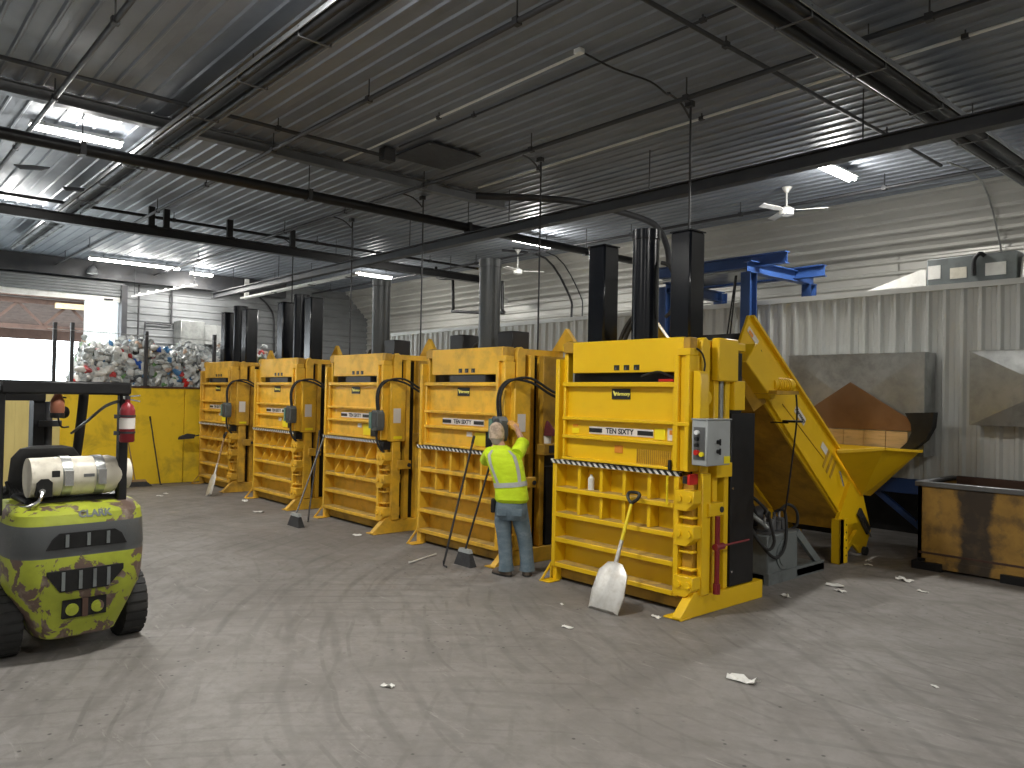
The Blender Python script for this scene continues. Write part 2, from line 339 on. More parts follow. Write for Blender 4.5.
def text_mesh(body, size, mat, name, parent, loc, rot, shear=0, align='CENTER', bold=0.0, ext=0.001, sx=1.0):
    cu = bpy.data.curves.new(name, 'FONT'); cu.body = body; cu.size = size; cu.align_x = align; cu.align_y = 'CENTER'; cu.extrude = ext; cu.shear = shear; cu.offset = bold
    t = bpy.data.objects.new(name+'_curve', cu); COL.objects.link(t)
    me = bpy.data.meshes.new_from_object(t.evaluated_get(bpy.context.evaluated_depsgraph_get()))
    bpy.data.objects.remove(t); bpy.data.curves.remove(cu)
    me.materials.clear(); me.materials.append(MATS[mat])
    o = bpy.data.objects.new(name, me); COL.objects.link(o); o.parent = parent; o.location = loc; o.rotation_euler = rot; o.scale = (sx, 1, 1)
    return o

# ---------------------------------------------------------------- the building
CZ = 5.95           # liner ceiling height
XF, XN, YB, YN = -26.2, 7.0, 15.6, -9.5
floor = structure(MB().box(XF, XN, YN, YB, -0.2, 0).build('floor', 'concrete_floor', smooth=False))

def rib_strip(length, width, n, rh, top, base):
    """sheet in local x (length) and y (width) with n trapezoid ribs dropping to -z"""
    mb = MB(); p = width/n; prof = []
    for i in range(n):
        c = (i+0.5)*p
        prof += [(i*p, 0), (c-base/2, 0), (c-top/2, -rh), (c+top/2, -rh), (c+base/2, 0)]
    prof.append((width, 0))
    k = len(prof)
    vs = [(0, y, z) for y, z in prof] + [(length, y, z) for y, z in prof]
    return mb.add(vs, [(i, i+1, i+1+k, i+k) for i in range(k-1)])

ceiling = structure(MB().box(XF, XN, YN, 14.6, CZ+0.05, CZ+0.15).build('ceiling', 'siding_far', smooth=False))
PW = 0.9144; PL = (XN-XF)/5
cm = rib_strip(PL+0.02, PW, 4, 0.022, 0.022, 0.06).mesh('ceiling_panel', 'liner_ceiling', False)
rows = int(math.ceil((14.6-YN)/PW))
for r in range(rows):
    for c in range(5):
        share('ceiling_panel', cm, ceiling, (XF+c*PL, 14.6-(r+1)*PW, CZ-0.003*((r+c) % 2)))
# haunch and back wall of the building, ribs running along the building
haunch = structure(MB().prism([(14.6, CZ+0.12), (15.72, 5.0), (15.8, 5.0), (14.68, CZ+0.2)], 'x', XF, XN).build('trim_1', 'siding_far', smooth=False))
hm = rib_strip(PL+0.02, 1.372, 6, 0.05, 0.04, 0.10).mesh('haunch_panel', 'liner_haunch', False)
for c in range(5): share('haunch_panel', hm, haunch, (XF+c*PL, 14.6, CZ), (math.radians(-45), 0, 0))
wall_back = structure(MB().box(XF, XN, YB+0.06, YB+0.2, -0.2, 5.2).build('wall_back', 'siding_far', smooth=False))
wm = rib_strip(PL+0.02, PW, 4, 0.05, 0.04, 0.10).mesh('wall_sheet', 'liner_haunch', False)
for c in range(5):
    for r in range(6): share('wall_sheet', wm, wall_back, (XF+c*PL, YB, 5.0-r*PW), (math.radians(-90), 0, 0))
# far end wall with the tall doorway to the yard
DW0, DW1, DH = -2.0, 6.7, 4.80
far = MB().box(XF-0.2, XF-0.05, YN, DW0, -0.2, 6.1).box(XF-0.2, XF-0.05, DW1, YB+0.2, -0.2, 6.1).box(XF-0.2, XF-0.05, DW0, DW1, DH, 6.1)
wall_far = structure(far.build('wall_far', 'siding_far', smooth=False))
def far_sheet(L): return rib_strip(L, PW, 4, 0.03, 0.03, 0.075).mesh('wall_sheet', 'siding_far', False)
fm = far_sheet(YB-DW1)
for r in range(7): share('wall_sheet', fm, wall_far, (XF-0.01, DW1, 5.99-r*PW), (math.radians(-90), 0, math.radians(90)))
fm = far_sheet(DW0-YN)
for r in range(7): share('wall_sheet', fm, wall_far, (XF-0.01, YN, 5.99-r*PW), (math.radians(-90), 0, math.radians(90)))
structure(MB().box(XN, XN+0.2, YN, YB+0.2, -0.2, 6.1).build('wall_near', 'wall_grey', smooth=False))
structure(MB().box(XF-0.2, XN+0.2, YN-0.2, YN, -0.2, 6.1).build('wall_left', 'wall_grey', smooth=False))
# roll-up door hood, tracks and bottom bar
door = structure(MB().box(XF+0.02, XF+0.07, DW0, DW1+0.05, DH-0.02, DH+0.16).build('door_1', 'white_paint', smooth=False))
for i in range(5): MB().tube([(XF+0.12+0.02*i, DW0, DH+0.2+i*0.085), (XF+0.12+0.02*i, DW1+0.1, DH+0.2+i*0.085)], 0.05, 8).build('door_slat', 'siding_far', door)
MB().box(XF+0.03, XF+0.30, DW1, DW1+0.16, 0, 5.3).build('door_track', 'dark_steel', door)
MB().box(XF+0.02, XF+0.48, DW0, 12.0, 5.42, 5.93).build('trim_2', 'dark_steel', smooth=False)
structure(bpy.data.objects['trim_2'])
MB().box(XF+0.05, XF+0.10, DW1-0.45, DW1-0.2, DH+0.02, DH+0.07).build('door_handle', 'black_print', door)

# the yard outside the doorway
structure(MB().box(-60, XF, -30, 40, -0.25, -0.02).build('floor_yard', 'yard', smooth=False))
tag(structure(MB().box(-33.2, XF-0.3, 7.25, 7.4, -0.02, 6.4).build('wall_yard', 'white_cladding', smooth=False)), 'white corrugated cladding seen beyond the open doorway', 'wall')
wy = bpy.data.objects['wall_yard']; sm = MB().prism([(0, 0), (0.05, 0.04), (0.10, 0.04), (0.15, 0)], 'z', 0, 6.4).mesh('cladding_rib', 'white_cladding', False)
for i in range(17): share('cladding_rib', sm, wy, (-33.0+i*0.39, 7.25, -0.02), (0, 0, 0)).scale = (1, -1, 1)
t = thing('canopy_roof', 'rusty steel truss canopy seen through the bright doorway', 'canopy', (-33.5, 0, 0))
MB().box(-6, 0.4, -6, 9.5, 5.45, 5.55).build('roof_deck', 'rust', t)
MB().box(-0.1, 0.1, -6, 9.3, 5.2, 5.4).build('top_chord', 'rust', t)
MB().box(-0.1, 0.1, -6, 9.3, 4.25, 4.42).build('bottom_chord', 'rust', t)
for i in range(9):
    y = -5.6+i*1.65
    MB().bar((0, y, 4.4), (0, y+0.82, 5.25), 0.1, 0.1).build('web_member', 'rust', t)
    MB().bar((0, y+0.82, 5.25), (0, y+1.64, 4.4), 0.1, 0.1).build('web_member', 'rust', t)
for y in (-5.9, 9.2): MB().box(-0.12, 0.12, y-0.12, y+0.12, -0.02, 4.3).build('post', 'rust', t)
MB().box(0.1, 0.25, 6.3, 7.6, 5.1, 5.3).build('timber_fascia', 'plywood', t)
MB().prism([(0.0, 5.5), (-6.0, 4.7), (-6.0, 4.2), (-6.2, 4.2), (-6.2, 5.6), (0.0, 5.7)], 'y', -6, 9.5).build('roof_slope', 'rust', t)

# ---------------------------------------------------------------- partition wall of ribbed sheets (right, behind the balers)
PY = 11.9; PT = 3.80; PXL = -18.6
part = structure(MB().box(PXL, XN, PY+0.05, PY+0.12, 1.0, PT-0.02).box(PXL, -7.0, PY+0.05, PY+0.12, 0, 1.0).build('wall_right', 'siding_far', smooth=False))
def vsheet(h):
    mb = MB(); W = 0.686; p = W/3; prof = []
    for i in range(3):
        prof += [(i*p, 0), (i*p+0.025, -0.045), (i*p+0.065, -0.045), (i*p+0.10, 0), (i*p+0.155, 0), (i*p+0.160, -0.006), (i*p+0.172, -0.006), (i*p+0.177, 0)]
    prof.append((W, 0)); k = len(prof)
    return mb.add([(x, y, 0) for x, y in prof]+[(x, y, h) for x, y in prof], [(i, i+1, i+1+k, i+k) for i in range(k-1)])
v1 = vsheet(PT-1.0).mesh('wall_sheet', 'wall_grey', False); v2 = vsheet(PT).mesh('wall_sheet', 'wall_grey', False)
x = PXL
while x < 2.5:
    hi = x > -7.4
    share('wall_sheet', v1 if hi else v2, part, (x, PY+0.04, 1.0 if hi else 0)); x += 0.686
MB().box(PXL, 3, PY-0.02, PY+0.16, PT-0.06, PT+0.02).build('cap_flashing', 'wall_grey', part)
MB().box(PXL-0.06, PXL, PY-0.02, PY+0.16, 0, PT+0.02).build('end_flashing', 'wall_grey', part)
MB().box(-7, 3, PY-0.02, PY+0.14, 0.78, 1.0).build('sill_beam', 'blue_steel', part, bevel=0.01)
MB().bar((-5.15, PY+0.1, 0.80), (-4.1, PY+0.1, 0.02), 0.08, 0.08).build('sill_brace', 'blue_steel', part)
structure(MB().box(-7, 3, 13.2, 13.3, 0, 3.6).build('wall_cavity_shade', 'void_shade', smooth=False))  # near-black sheet painted as the shade of the cavity below the sill
structure(MB().box(-7.1, 3, PY+0.13, 13.6, 3.55, 3.66).build('trim_3', 'siding_far', smooth=False))

# ---------------------------------------------------------------- lamps
def lamp(label, x, y, z=5.84, length=1.22, group='lit strip lamps on the ceiling', power=1.0):
    t = thing('strip_lamp', label, 'ceiling lamp', (x, y, z), 0, group)
    L = length/2
    MB().prism([(-0.10, 0.0), (-0.06, 0.06), (0.06, 0.06), (0.10, 0.0)], 'y', -L, L).build('housing', 'white_paint', t)
    for s in (-1, 1): MB().cyl((s*0.045, -L+0.02, -0.022), (s*0.045, L-0.02, -0.03), 0.03, 10).build('tube', 'tube_lit', t)
    for s in (-1, 1): MB().cyl((0, s*L*0.7, 0.06), (0, s*L*0.7, CZ-z-0.02), 0.008, 6).build('hanger_rod', 'dark_steel', t)
    ld = bpy.data.lights.new('lamp_light', 'AREA'); ld.shape = 'RECTANGLE'; ld.size = 0.16; ld.size_y = length*0.95; ld.energy = LAMP_W*power*length/1.22; ld.color = (1.0, 0.975, 0.925)
    lo = bpy.data.objects.new('lamp_light', ld); COL.objects.link(lo); lo.parent = t; lo.location = (0, 0, -0.06)
    pd = bpy.data.lights.new('lamp_glow', 'POINT'); pd.shadow_soft_size = 0.10; pd.energy = LAMP_W*power*0.34; pd.color = (1.0, 0.975, 0.925)
    po = bpy.data.objects.new('lamp_glow', pd); COL.objects.link(po); po.parent = t; po.location = (0, 0, -0.22)
    return t
lamp('lit strip lamp nearest the white ceiling fan over the partition', -5.78, 11.9, 5.80)
lamp('lit strip lamp hanging above the tall rams of the middle balers', -13.25, 12.3, 5.73)
lamp('lit strip lamp above the third baler ram, far down the hall', -20.5, 12.4, 5.73)
lamp('long glaring strip lamp at upper left beside the radiant heater', -12.78, 2.64)
lamp('lit strip lamp cut by the left edge of the picture', -19.0, 2.75)
lamp('eight foot strip lamp near the roll-up doorway', -24.35, 6.65, 5.80, 2.5, power=0.35)
lamp('small lit lamp on the far ceiling edge beside the doorway', -24.9, 8.75, 5.80, 0.7)
for x, y in ((-5.6, 2.7), (1.8, 2.7), (-5.6, -4.8), (1.8, -4.8), (-13.0, -4.8), (1.6, 12.3)):
    lamp('strip lamp on the ceiling behind the camera', x, y, power=0.55 if y < 0 else 1.25)
# small flood lamp above the doorway
t = thing('flood_lamp', 'small round flood lamp under the header above the doorway', 'lamp', (XF+0.75, 5.75, 5.62))
MB().rings([(0, 0, -0.12, 0.16, 0.16), (0, 0, 0.02, 0.12, 0.12), (0, 0, 0.12, 0.05, 0.05)], 14).build('hood', 'mid_steel', t)
MB().cyl((0, 0, -0.125), (0, 0, -0.11), 0.14, 14).build('lens', 'lamp_white', t)
MB().cyl((0, 0, 0.1), (0, 0, 0.32), 0.015, 6).build('stem', 'dark_steel', t)

# ---------------------------------------------------------------- radiant tube heaters
def heater(label, p, q, z):
    t = thing('tube_heater', label, 'heater', (*p, z)); d = Vector((q[0]-p[0], q[1]-p[1], 0)); L = d.length; t.rotation_euler = (0, 0, math.atan2(d.y, d.x))
    MB().prism([(-0.21, -0.02), (-0.14, 0.11), (0.14, 0.11), (0.21, -0.02), (0.198, -0.02), (0.132, 0.098), (-0.132, 0.098), (-0.198, -0.02)], 'x', 0, L).build('reflector', 'reflector_sheet', t)
    for s in (-1, 1): MB().cyl((0, s*0.125, 0), (L, s*0.125, 0), 0.05, 12).build('burner_tube', 'black_paint', t)
    n = int(L/1.5)
    cm_ = MB().box(-0.012, 0.012, -0.18, 0.18, -0.060, -0.050).box(-0.012, 0.012, -0.18, -0.172, -0.055, 0.05).box(-0.012, 0.012, 0.172, 0.18, -0.055, 0.05).mesh('clamp', 'mid_steel')
    for i in range(n): share('clamp', cm_, t, (0.5+i*1.5, 0, 0))
    for i in range(0, n, 2): MB().cyl((0.5+i*1.5, 0, 0.12), (0.5+i*1.5, 0, CZ-z), 0.007, 6).build('hanger_rod', 'dark_steel', t)
    return t
heater('long black tube heater running away toward the doorway at upper left', (4, 3.5), (-23.0, 3.5), 5.62)
heater('black tube heater crossing the upper right corner of the ceiling', (-3.46, 4.3), (-3.46, 14.2), 5.5)

# ---------------------------------------------------------------- pipes, beams and conduits under the ceiling
def run(name, label, cat, p, q, r, mat, z=None, n=12, hang=3.0, group=None, beam=False):
    p = Vector(p); q = Vector(q); d = q-p; L = d.length
    t = thing(name, label, cat, p, 0, group)
    b = MB()
    if beam:
        u = d.normalized(); sd = Vector((0, 0, 1)).cross(u)
        for zz, w_, h_ in ((0, 2*r, 0.018), (-2*r, 2*r, 0.018)): b.bar((0, 0, zz), d+Vector((0, 0, zz)), w_, h_)
        b.bar((0, 0, -r), d+Vector((0, 0, -r)), 0.012, 2*r)
    else: b.cyl((0, 0, 0), d, r, n)
    b.build('beam_body' if beam else 'pipe_body', mat, t)
    k = max(1, int(L/hang))
    for i in range(k):
        c = d*((i+0.5)/k)
        MB().cyl((c.x, c.y, r*0.5), (c.x, c.y, CZ-p.z), 0.009, 6).build('hanger_rod', 'dark_steel', t)
        MB().bar(c-d.normalized()*0.035, c+d.normalized()*0.035, 2*r+0.014, 2*r+0.014).build('hanger_clamp', 'dark_steel', t) if not beam else None
    return t
run('air_duct', 'thick black pipe crossing the whole ceiling toward the far right', 'pipe', (-12.0, -6, 5.42), (-12.0, 14.5, 5.42), 0.085, 'black_paint')
run('steel_beam', 'black beam with stub brackets nearest the doorway end', 'beam', (-17.1, -4, 5.50), (-17.1, 14.3, 5.50), 0.09, 'black_paint', beam=True)
run('steel_beam', 'greyish beam ending in mid-air beside the long black pipe', 'beam', (-11.4, -5, 5.92), (-11.4, 9.8, 5.92), 0.075, 'mid_steel', beam=True)
run('steel_beam', 'dark beam running lengthwise behind the partition lamps', 'beam', (4, 9.4, 5.30), (-25.6, 9.4, 5.30), 0.085, 'dark_steel', beam=True)
for k, (yy, lab) in enumerate(((2.0, 'thin sprinkler pipe running lengthwise at the far upper left'), (4.85, 'sprinkler pipe with hanger beside the left tube heater'), (7.57, 'sprinkler pipe running lengthwise over the nearest baler'), (13.1, 'sprinkler pipe along the haunch above the partition'))):
    run('sprinkler_pipe', lab, 'pipe', (4, yy, 5.70), (-25.9, yy, 5.70), 0.030, 'dark_steel', hang=2.6, group='lengthwise sprinkler pipes')
run('branch_pipe', 'thin dark pipe crossing just ahead of the greyish beam', 'pipe', (-10.3, -4, 5.80), (-10.3, 6.35, 5.80), 0.028, 'dark_steel', hang=3)
run('branch_pipe', 'thin dark pipe beside the black beam with stub brackets', 'pipe', (-17.42, -3, 5.78), (-17.42, 14.0, 5.78), 0.034, 'black_paint', hang=3)
run('branch_pipe', 'thin pipe crossing toward the lamp at upper right', 'pipe', (-4.57, 1, 5.83), (-4.57, 12.9, 5.83), 0.024, 'dark_steel', hang=3)
run('conduit', 'pale electrical conduit running lengthwise over the nearest baler', 'conduit', (2, 8.56, 5.88), (-10.9, 8.74, 5.88), 0.018, 'white_paint', hang=3)
run('conduit', 'pale electrical conduit ending at a white junction box', 'conduit', (-5.86, 6.08, 5.88), (-11.2, 6.16, 5.88), 0.016, 'white_paint', hang=3)
run('conduit', 'dark conduit just below the junction box line', 'conduit', (1, 6.42, 5.89), (-10.0, 6.44, 5.89), 0.014, 'dark_steel', hang=3)
tag(MB().box(-5.90, -5.80, 6.02, 6.11, 5.87, 5.93).build('junction_box', 'white_paint', bevel=0.01), 'white junction box at the end of the ceiling conduit', 'junction box')
tag(MB().box(-10.39, -10.21, 6.32, 6.52, 5.72, 5.93).build('sensor_box', 'dark_steel', bevel=0.01), 'dark square box on the ceiling where a pipe ends', 'box')
t = thing('ceiling_hatch', 'dark square patch panel screwed to the ceiling sheets', 'hatch', (-10.0, 7.15, CZ-0.04))
MB().box(-0.5, 0.5, -0.5, 0.5, -0.02, 0.0).build('patch_sheet', 'dark_steel', t)
for a in ((-0.45, -0.45), (0.45, -0.45), (-0.45, 0.45), (0.45, 0.45)): MB().cyl((*a, -0.026), (*a, -0.018), 0.02, 8).build('screw', 'mid_steel', t)
# stub brackets above the black beam
for k, yy in enumerate((2.1, 4.95, 5.25, 6.6, 8.1)):
    tag(MB().bar((-17.1, yy, 5.51), (-17.1, yy, CZ-0.03), 0.09, 0.12).box(-17.19, -17.01, yy-0.09, yy+0.09, 5.508, 5.53).build('beam_bracket', 'black_paint', bevel=0.006), ('leftmost black stub bracket on the far beam', 'left one of the twin black stub brackets on the far beam', 'right one of the twin black stub brackets on the far beam', 'black stub bracket just right of the twin brackets', 'rightmost black stub bracket on the far beam')[k], 'bracket', 'stub brackets on the far beam')
# ragged torn liner patches near the left edge
for (x_, y_, s_) in ((-14.6, 2.35, 0.45), (-15.6, 3.2, 0.35)):
    tag(MB().prism([(-s_, 0), (-s_*0.3, s_*0.3), (s_*0.6, s_*0.35), (s_, -0.1), (s_*0.2, -0.22)], 'z', 0, 0.015).build('torn_flap', 'dark_steel', loc=(x_, y_, CZ-0.28), rot=(0.35, 0.2, 0.4)), 'dark flap of torn liner hanging below the ceiling' if x_ > -15 else 'small dark flap of torn liner beside the tube heater', 'liner flap')
# vent pipe elbow and gas drop
tag(MB().tube([(-10.3, 8.2, 5.52), (-9.5, 9.3, 5.52), (-9.3, 10.1, 5.52), (-9.25, 11.2, 5.5), (-9.3, 11.9, 5.42), (-9.5, 12.5, 5.1), (-9.6, 12.7, 4.6)], 0.06, 10).build('flue_pipe', 'dark_steel'), 'dark flue pipe bending down behind the nearest baler rams', 'pipe')
tag(MB().tube([(-18.8, 13.5, 5.93), (-18.7, 13.5, 5.6), (-18.05, 13.5, 5.5), (-17.95, 13.5, 5.4), (-17.9, 13.5, 4.62), (-17.8, 13.5, 4.52), (-15.8, 13.5, 4.35), (-15.72, 13.5, 4.45), (-15.75, 13.5, 5.2)], 0.045, 10).build('gas_pipe', 'black_paint'), 'black gas pipe looping down above the partition', 'pipe')
# haunch conduits following the roof bend
for x_, lab in ((-15.06, 'dark pipe bending down the haunch by the far ceiling fan'), (-14.65, 'thin pipe bending down the haunch to the back wall'), (-4.47, 'thin conduit running down the pale haunch at right')):
    tag(MB().tube([(x_, 12.9, 5.86), (x_, 14.45, 5.86), (x_, 15.4, 4.93), (x_, 15.5, 4.4), (x_, 15.5, 3.2)], 0.03 if x_ < -15 else 0.016, 8).build('haunch_pipe', 'dark_steel' if x_ < -10 else 'galvanised'), lab, 'pipe')
# cables that drop from the ceiling to each baler
for (x_, y_, zb, lab) in ((-5.9, 8.2, 2.6, 'thin power conduit dropping to the nearest baler'), (-8.95, 8.45, 2.6, 'thin power conduit dropping between first and second baler'), (-12.3, 8.5, 2.6, 'thin power conduit dropping beside the third baler ram'), (-15.0, 8.5, 2.6, 'thin power conduit dropping behind the fourth baler'), (-17.9, 8.5, 2.6, 'thin power conduit dropping near the last baler')):
    t = thing('drop_conduit', lab, 'conduit', (x_, y_, 0), 0, 'power drops to the balers')
    MB().tube([(0.05, -0.55, 5.88), (0.02, -0.25, 5.85), (0, -0.03, 5.72), (0, 0, 5.6), (0, 0, 2.0)], 0.014, 8).build('conduit_body', 'dark_steel', t)
    MB().box(-0.05, 0.05, -0.06, 0.02, 5.86, 5.93).build('ceiling_box', 'dark_steel', t)
tag(MB().tube([(-5.84, 6.12, 5.9), (-5.8, 6.6, 5.85), (-5.77, 7.2, 5.87), (-5.82, 7.6, 5.84), (-5.86, 7.7, 5.9)], 0.012, 8).build('cable', 'black_paint'), 'slack black cable looping from the junction box', 'cable')

def fan(label, x, y, z, rot):
    t = thing('ceiling_fan', label, 'fan', (x, y, z), rot, 'white ceiling fans')
    MB().rings([(0, 0, -0.10, 0.04, 0.04), (0, 0, -0.07, 0.12, 0.12), (0, 0, 0.03, 0.13, 0.13), (0, 0, 0.08, 0.05, 0.05)], 16).build('motor', 'white_paint', t)
    MB().cyl((0, 0, 0.06), (0, 0, CZ-z-0.05), 0.016, 8).build('downrod', 'white_paint', t)
    MB().rings([(0, 0, CZ-z-0.12, 0.03, 0.03), (0, 0, CZ-z-0.03, 0.09, 0.09)], 12).build('canopy', 'white_paint', t)
    for k in range(3):
        a = k*2*PI/3; c, s = math.cos(a), math.sin(a)
        def R(px, py, pz): return (px*c-py*s, px*s+py*c, pz)
        MB().add([R(0.1, -0.03, 0), R(0.25, -0.06, -0.012), R(0.68, -0.07, -0.02), R(0.70, 0.05, 0.015), R(0.25, 0.06, 0.02), R(0.1, 0.03, 0.01)] + [R(0.1, -0.03, 0.008), R(0.25, -0.06, -0.004), R(0.68, -0.07, -0.012), R(0.70, 0.05, 0.023), R(0.25, 0.06, 0.028), R(0.1, 0.03, 0.018)],
                 [(0,1,2,3,4,5), (11,10,9,8,7,6)] + [(i, i+6, (i+1) % 6+6, (i+1) % 6) for i in range(6)]).build('blade', 'white_paint', t)
fan('white ceiling fan below the lamp at right', -7.05, 12.7, 5.5, 0.4)
fan('white ceiling fan left of the lamp over the middle balers', -14.9, 13.3, 5.35, 0.9)
fan('small white ceiling fan low against the haunch behind the second baler', -17.4, 15.0, 4.95, 0.2)

# ---------------------------------------------------------------- balers
def make_baler(cx, label, paint_, opt):
    t = thing('vertical_baler', label, 'baler', (cx, 6.25, 0), 0, 'yellow vertical balers in a row')
    Y = paint_; P = lambda mb, nm, mt=Y, par=t, bv=0.006: mb.build(nm, mt, par, bevel=bv)
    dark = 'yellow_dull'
    # chamber shell, in darker yellow that stands in for shade in the gaps
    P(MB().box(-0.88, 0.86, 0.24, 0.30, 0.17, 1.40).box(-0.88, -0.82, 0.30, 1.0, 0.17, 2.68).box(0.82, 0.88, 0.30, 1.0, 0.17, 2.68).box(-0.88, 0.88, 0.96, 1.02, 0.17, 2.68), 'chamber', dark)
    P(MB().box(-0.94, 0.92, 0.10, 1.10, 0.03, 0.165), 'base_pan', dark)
    # base rails with tapered feet
    for s in (-1, 1):
        x0, x1 = (0.93, 1.03) if s > 0 else (-1.01, -0.93)
        if s > 0:
            P(MB().prism([(-0.19, 0.0), (1.27, 0.0), (1.27, 0.19), (0.16, 0.19), (0.10, 0.235), (0.03, 0.235), (-0.19, 0.03)], 'x', x0, x1), 'base_rail')
            P(MB().box(x0-0.10, x1+0.01, -0.19, -0.02, 0.0, 0.018), 'foot_plate')
            P(MB().prism([(x0-0.12, 0.0), (x0, 0.0), (x0, 0.19), (x0-0.02, 0.19)], 'y', 0.03, 0.045), 'foot_gusset')
        else:
            P(MB().box(x0+0.03, x1, 0.05, 1.27, 0.0, 0.19), 'base_rail'); P(MB().box(-0.90, -0.84, 0.02, 0.12, 0.0, 0.18), 'foot_post')
            P(MB().box(-0.96, -0.80, -0.14, 0.05, 0.0, 0.015), 'foot_plate'); P(MB().bar((-0.93, -0.13, 0.01), (-0.93, 0.03, 0.19), 0.02, 0.03), 'foot_gusset')
    # lower door: shelved frame
    dr = P(MB().box(-0.86, 0.80, 0.17, 0.20, 0.19, 1.37), 'door')
    for x0, x1 in ((-0.91, -0.85), (0.79, 0.85)): P(MB().box(x0, x1, 0.0, 0.20, 0.165, 1.37), 'door_stile', par=dr)
    for z in (1.075, 0.785, 0.50, 0.215):
        P(MB().box(-0.85, 0.79, -0.004, 0.17, z-0.05, z), 'door_shelf', par=dr)
        MB().box(-0.84, 0.78, 0.012, 0.165, z, z+0.004).build('shelf_dust', 'shelf_dust', dr)
    P(MB().box(-0.91, 0.85, 0.0, 0.20, 1.335, 1.365), 'door_top', par=dr)
    for x in (-0.52, -0.19, 0.13, 0.46):
        if opt.get('gusset'):
            for z0, z1 in ((1.08, 1.335), (0.79, 1.03)): P(MB().prism([(0.17, z0), (0.17, z1), (0.13, z1), (0.01, z0+0.03), (0.01, z0)], 'x', x-0.012, x+0.012), 'divider', par=dr, bv=0)
        else:
            for z0, z1 in ((1.08, 1.335), (0.79, 1.03)): P(MB().box(x-0.022, x+0.022, 0.03, 0.17, z0, z1), 'divider', par=dr, bv=0.004)
    MB().box(-0.93, 0.87, -0.012, 0.03, 1.345, 1.39).build('hazard_strip', 'hazard_stripes' if not opt.get('worn') else 'hazard_stripes', dr)
    # latch side: hinge plates, pins, latch bar
    for z in (1.12, 0.78, 0.29):
        h = P(MB().prism([(0.83, z-0.10), (0.97, z-0.10), (1.05, z-0.02), (1.05, z+0.10), (0.83, z+0.10)], 'y', -0.035, 0.10 if opt.get('front') else 0.26), 'hinge_plate', par=dr)
        for xx in (0.885, 1.0): MB().cyl((xx, -0.055, z+0.02), (xx, -0.02, z+0.02), 0.034, 12).build('hinge_pin', Y, dr)
    P(MB().box(1.0, 1.06, 0.10, 0.24, 0.20, 1.38), 'latch_bar')
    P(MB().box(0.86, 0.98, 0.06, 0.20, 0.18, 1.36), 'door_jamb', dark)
    for z in (0.45, 0.62, 0.95): P(MB().box(0.86, 1.02, 0.0, 0.10, z-0.012, z+0.012), 'jamb_rung')
    P(MB().box(1.0, 1.09, 0.18, 0.42, 0.96, 1.09), 'clamp_block')
    MB().cyl((1.09, 0.38, 1.02), (1.10, 0.38, 1.02), 0.03, 10).build('clamp_bolt', 'dark_steel', t)
    if opt.get('binder'):
        rb = MB().cyl((1.10, 0.30, 0.26), (1.10, 0.30, 0.96), 0.026, 10).build('ratchet_binder', 'red_paint', t)
        MB().cyl((1.10, 0.30, 0.66), (1.13, 0.82, 0.68), 0.010, 8).cyl((1.10, 0.26, 0.66), (1.10, 0.40, 0.66), 0.034, 8).build('binder_lever', 'red_paint', rb)
        MB().cyl((1.10, 0.30, 0.20), (1.10, 0.30, 0.30), 0.036, 8).build('binder_hook', 'red_paint', rb)
    # upper frame posts
    P(MB().box(-0.86, -0.80, -0.03, 0.12, 1.39, 2.53), 'guide_post')
    P(MB().box(-0.80, -0.74, 0.05, 0.14, 1.39, 2.60), 'guide_post')
    P(MB().box(0.81, 0.86, -0.05, 0.12, 1.40, 2.53).box(0.86, 0.94, -0.01, 0.12, 1.40, 2.53).box(0.94, 0.99, -0.05, 0.12, 1.40, 2.53), 'guide_post')
    P(MB().box(0.84, 0.99, -0.04, 0.10, 2.53, 2.60), 'post_cap')
    P(MB().box(0.81, 1.0, -0.055, -0.02, 1.84, 1.88), 'post_clip')
    # sliding gate
    g = P(MB().box(-0.74, 0.81, 0.03, 0.055, 1.40, 2.25), 'gate')
    for z, hh in ((2.245, 0.05), (1.865, 0.035), (1.66, 0.035), (1.415, 0.03)): P(MB().box(-0.74, 0.81, -0.035, 0.03, z-hh/2, z+hh/2), 'gate_rail', par=g)
    for x0 in (-0.74, 0.775): P(MB().box(x0, x0+0.035, -0.02, 0.03, 1.40, 2.25), 'gate_stile', par=g)
    pl = MB().box(-0.05, 0.20, 0.020, 0.030, 2.09, 2.20).build('badge_plate', 'black_print', g)
    text_mesh('Harmony', 0.052, 'yellow_print', 'badge_lettering', g, (0.10, 0.0185, 2.145), (PI/2, 0, 0), 0.25, bold=0.0015)
    MB().prism([(-0.035, 2.175), (-0.02, 2.18), (0.0, 2.155), (0.02, 2.165), (0.0, 2.12), (-0.012, 2.13)], 'y', 0.017, 0.02).build('badge_mark', 'yellow_print', g)
    MB().box(-0.37, 0.51, 0.022, 0.030, 1.705, 1.785).build('model_strip', 'sticker_white', g)
    MB().box(-0.37, -0.18, 0.017, 0.022, 1.722, 1.768).build('strip_bar', 'black_print', g); MB().box(0.31, 0.51, 0.017, 0.022, 1.722, 1.768).build('strip_bar', 'black_print', g)
    text_mesh('TEN SIXTY', 0.078, 'black_print', 'model_lettering', g, (0.065, 0.0195, 1.745), (PI/2, 0, 0), bold=0.002, sx=1.02)
    if opt.get('stickers'):
        MB().box(0.53, 0.66, 0.022, 0.03, 1.69, 1.80).build('warning_sticker', 'sticker_yellow', g)
        MB().box(0.69, 0.79, 0.022, 0.03, 1.685, 1.81).build('notice_sticker', 'sticker_white', g)
        MB().box(0.715, 0.765, 0.019, 0.022, 1.745, 1.79).build('notice_mark', 'sticker_orange', g)
        MB().box(-0.63, -0.53, 0.022, 0.03, 1.70, 1.755).build('warning_sticker', 'sticker_yellow', g)
        MB().box(-0.62, -0.545, 0.022, 0.03, 1.775, 1.80).build('notice_sticker', 'sticker_orange', g)
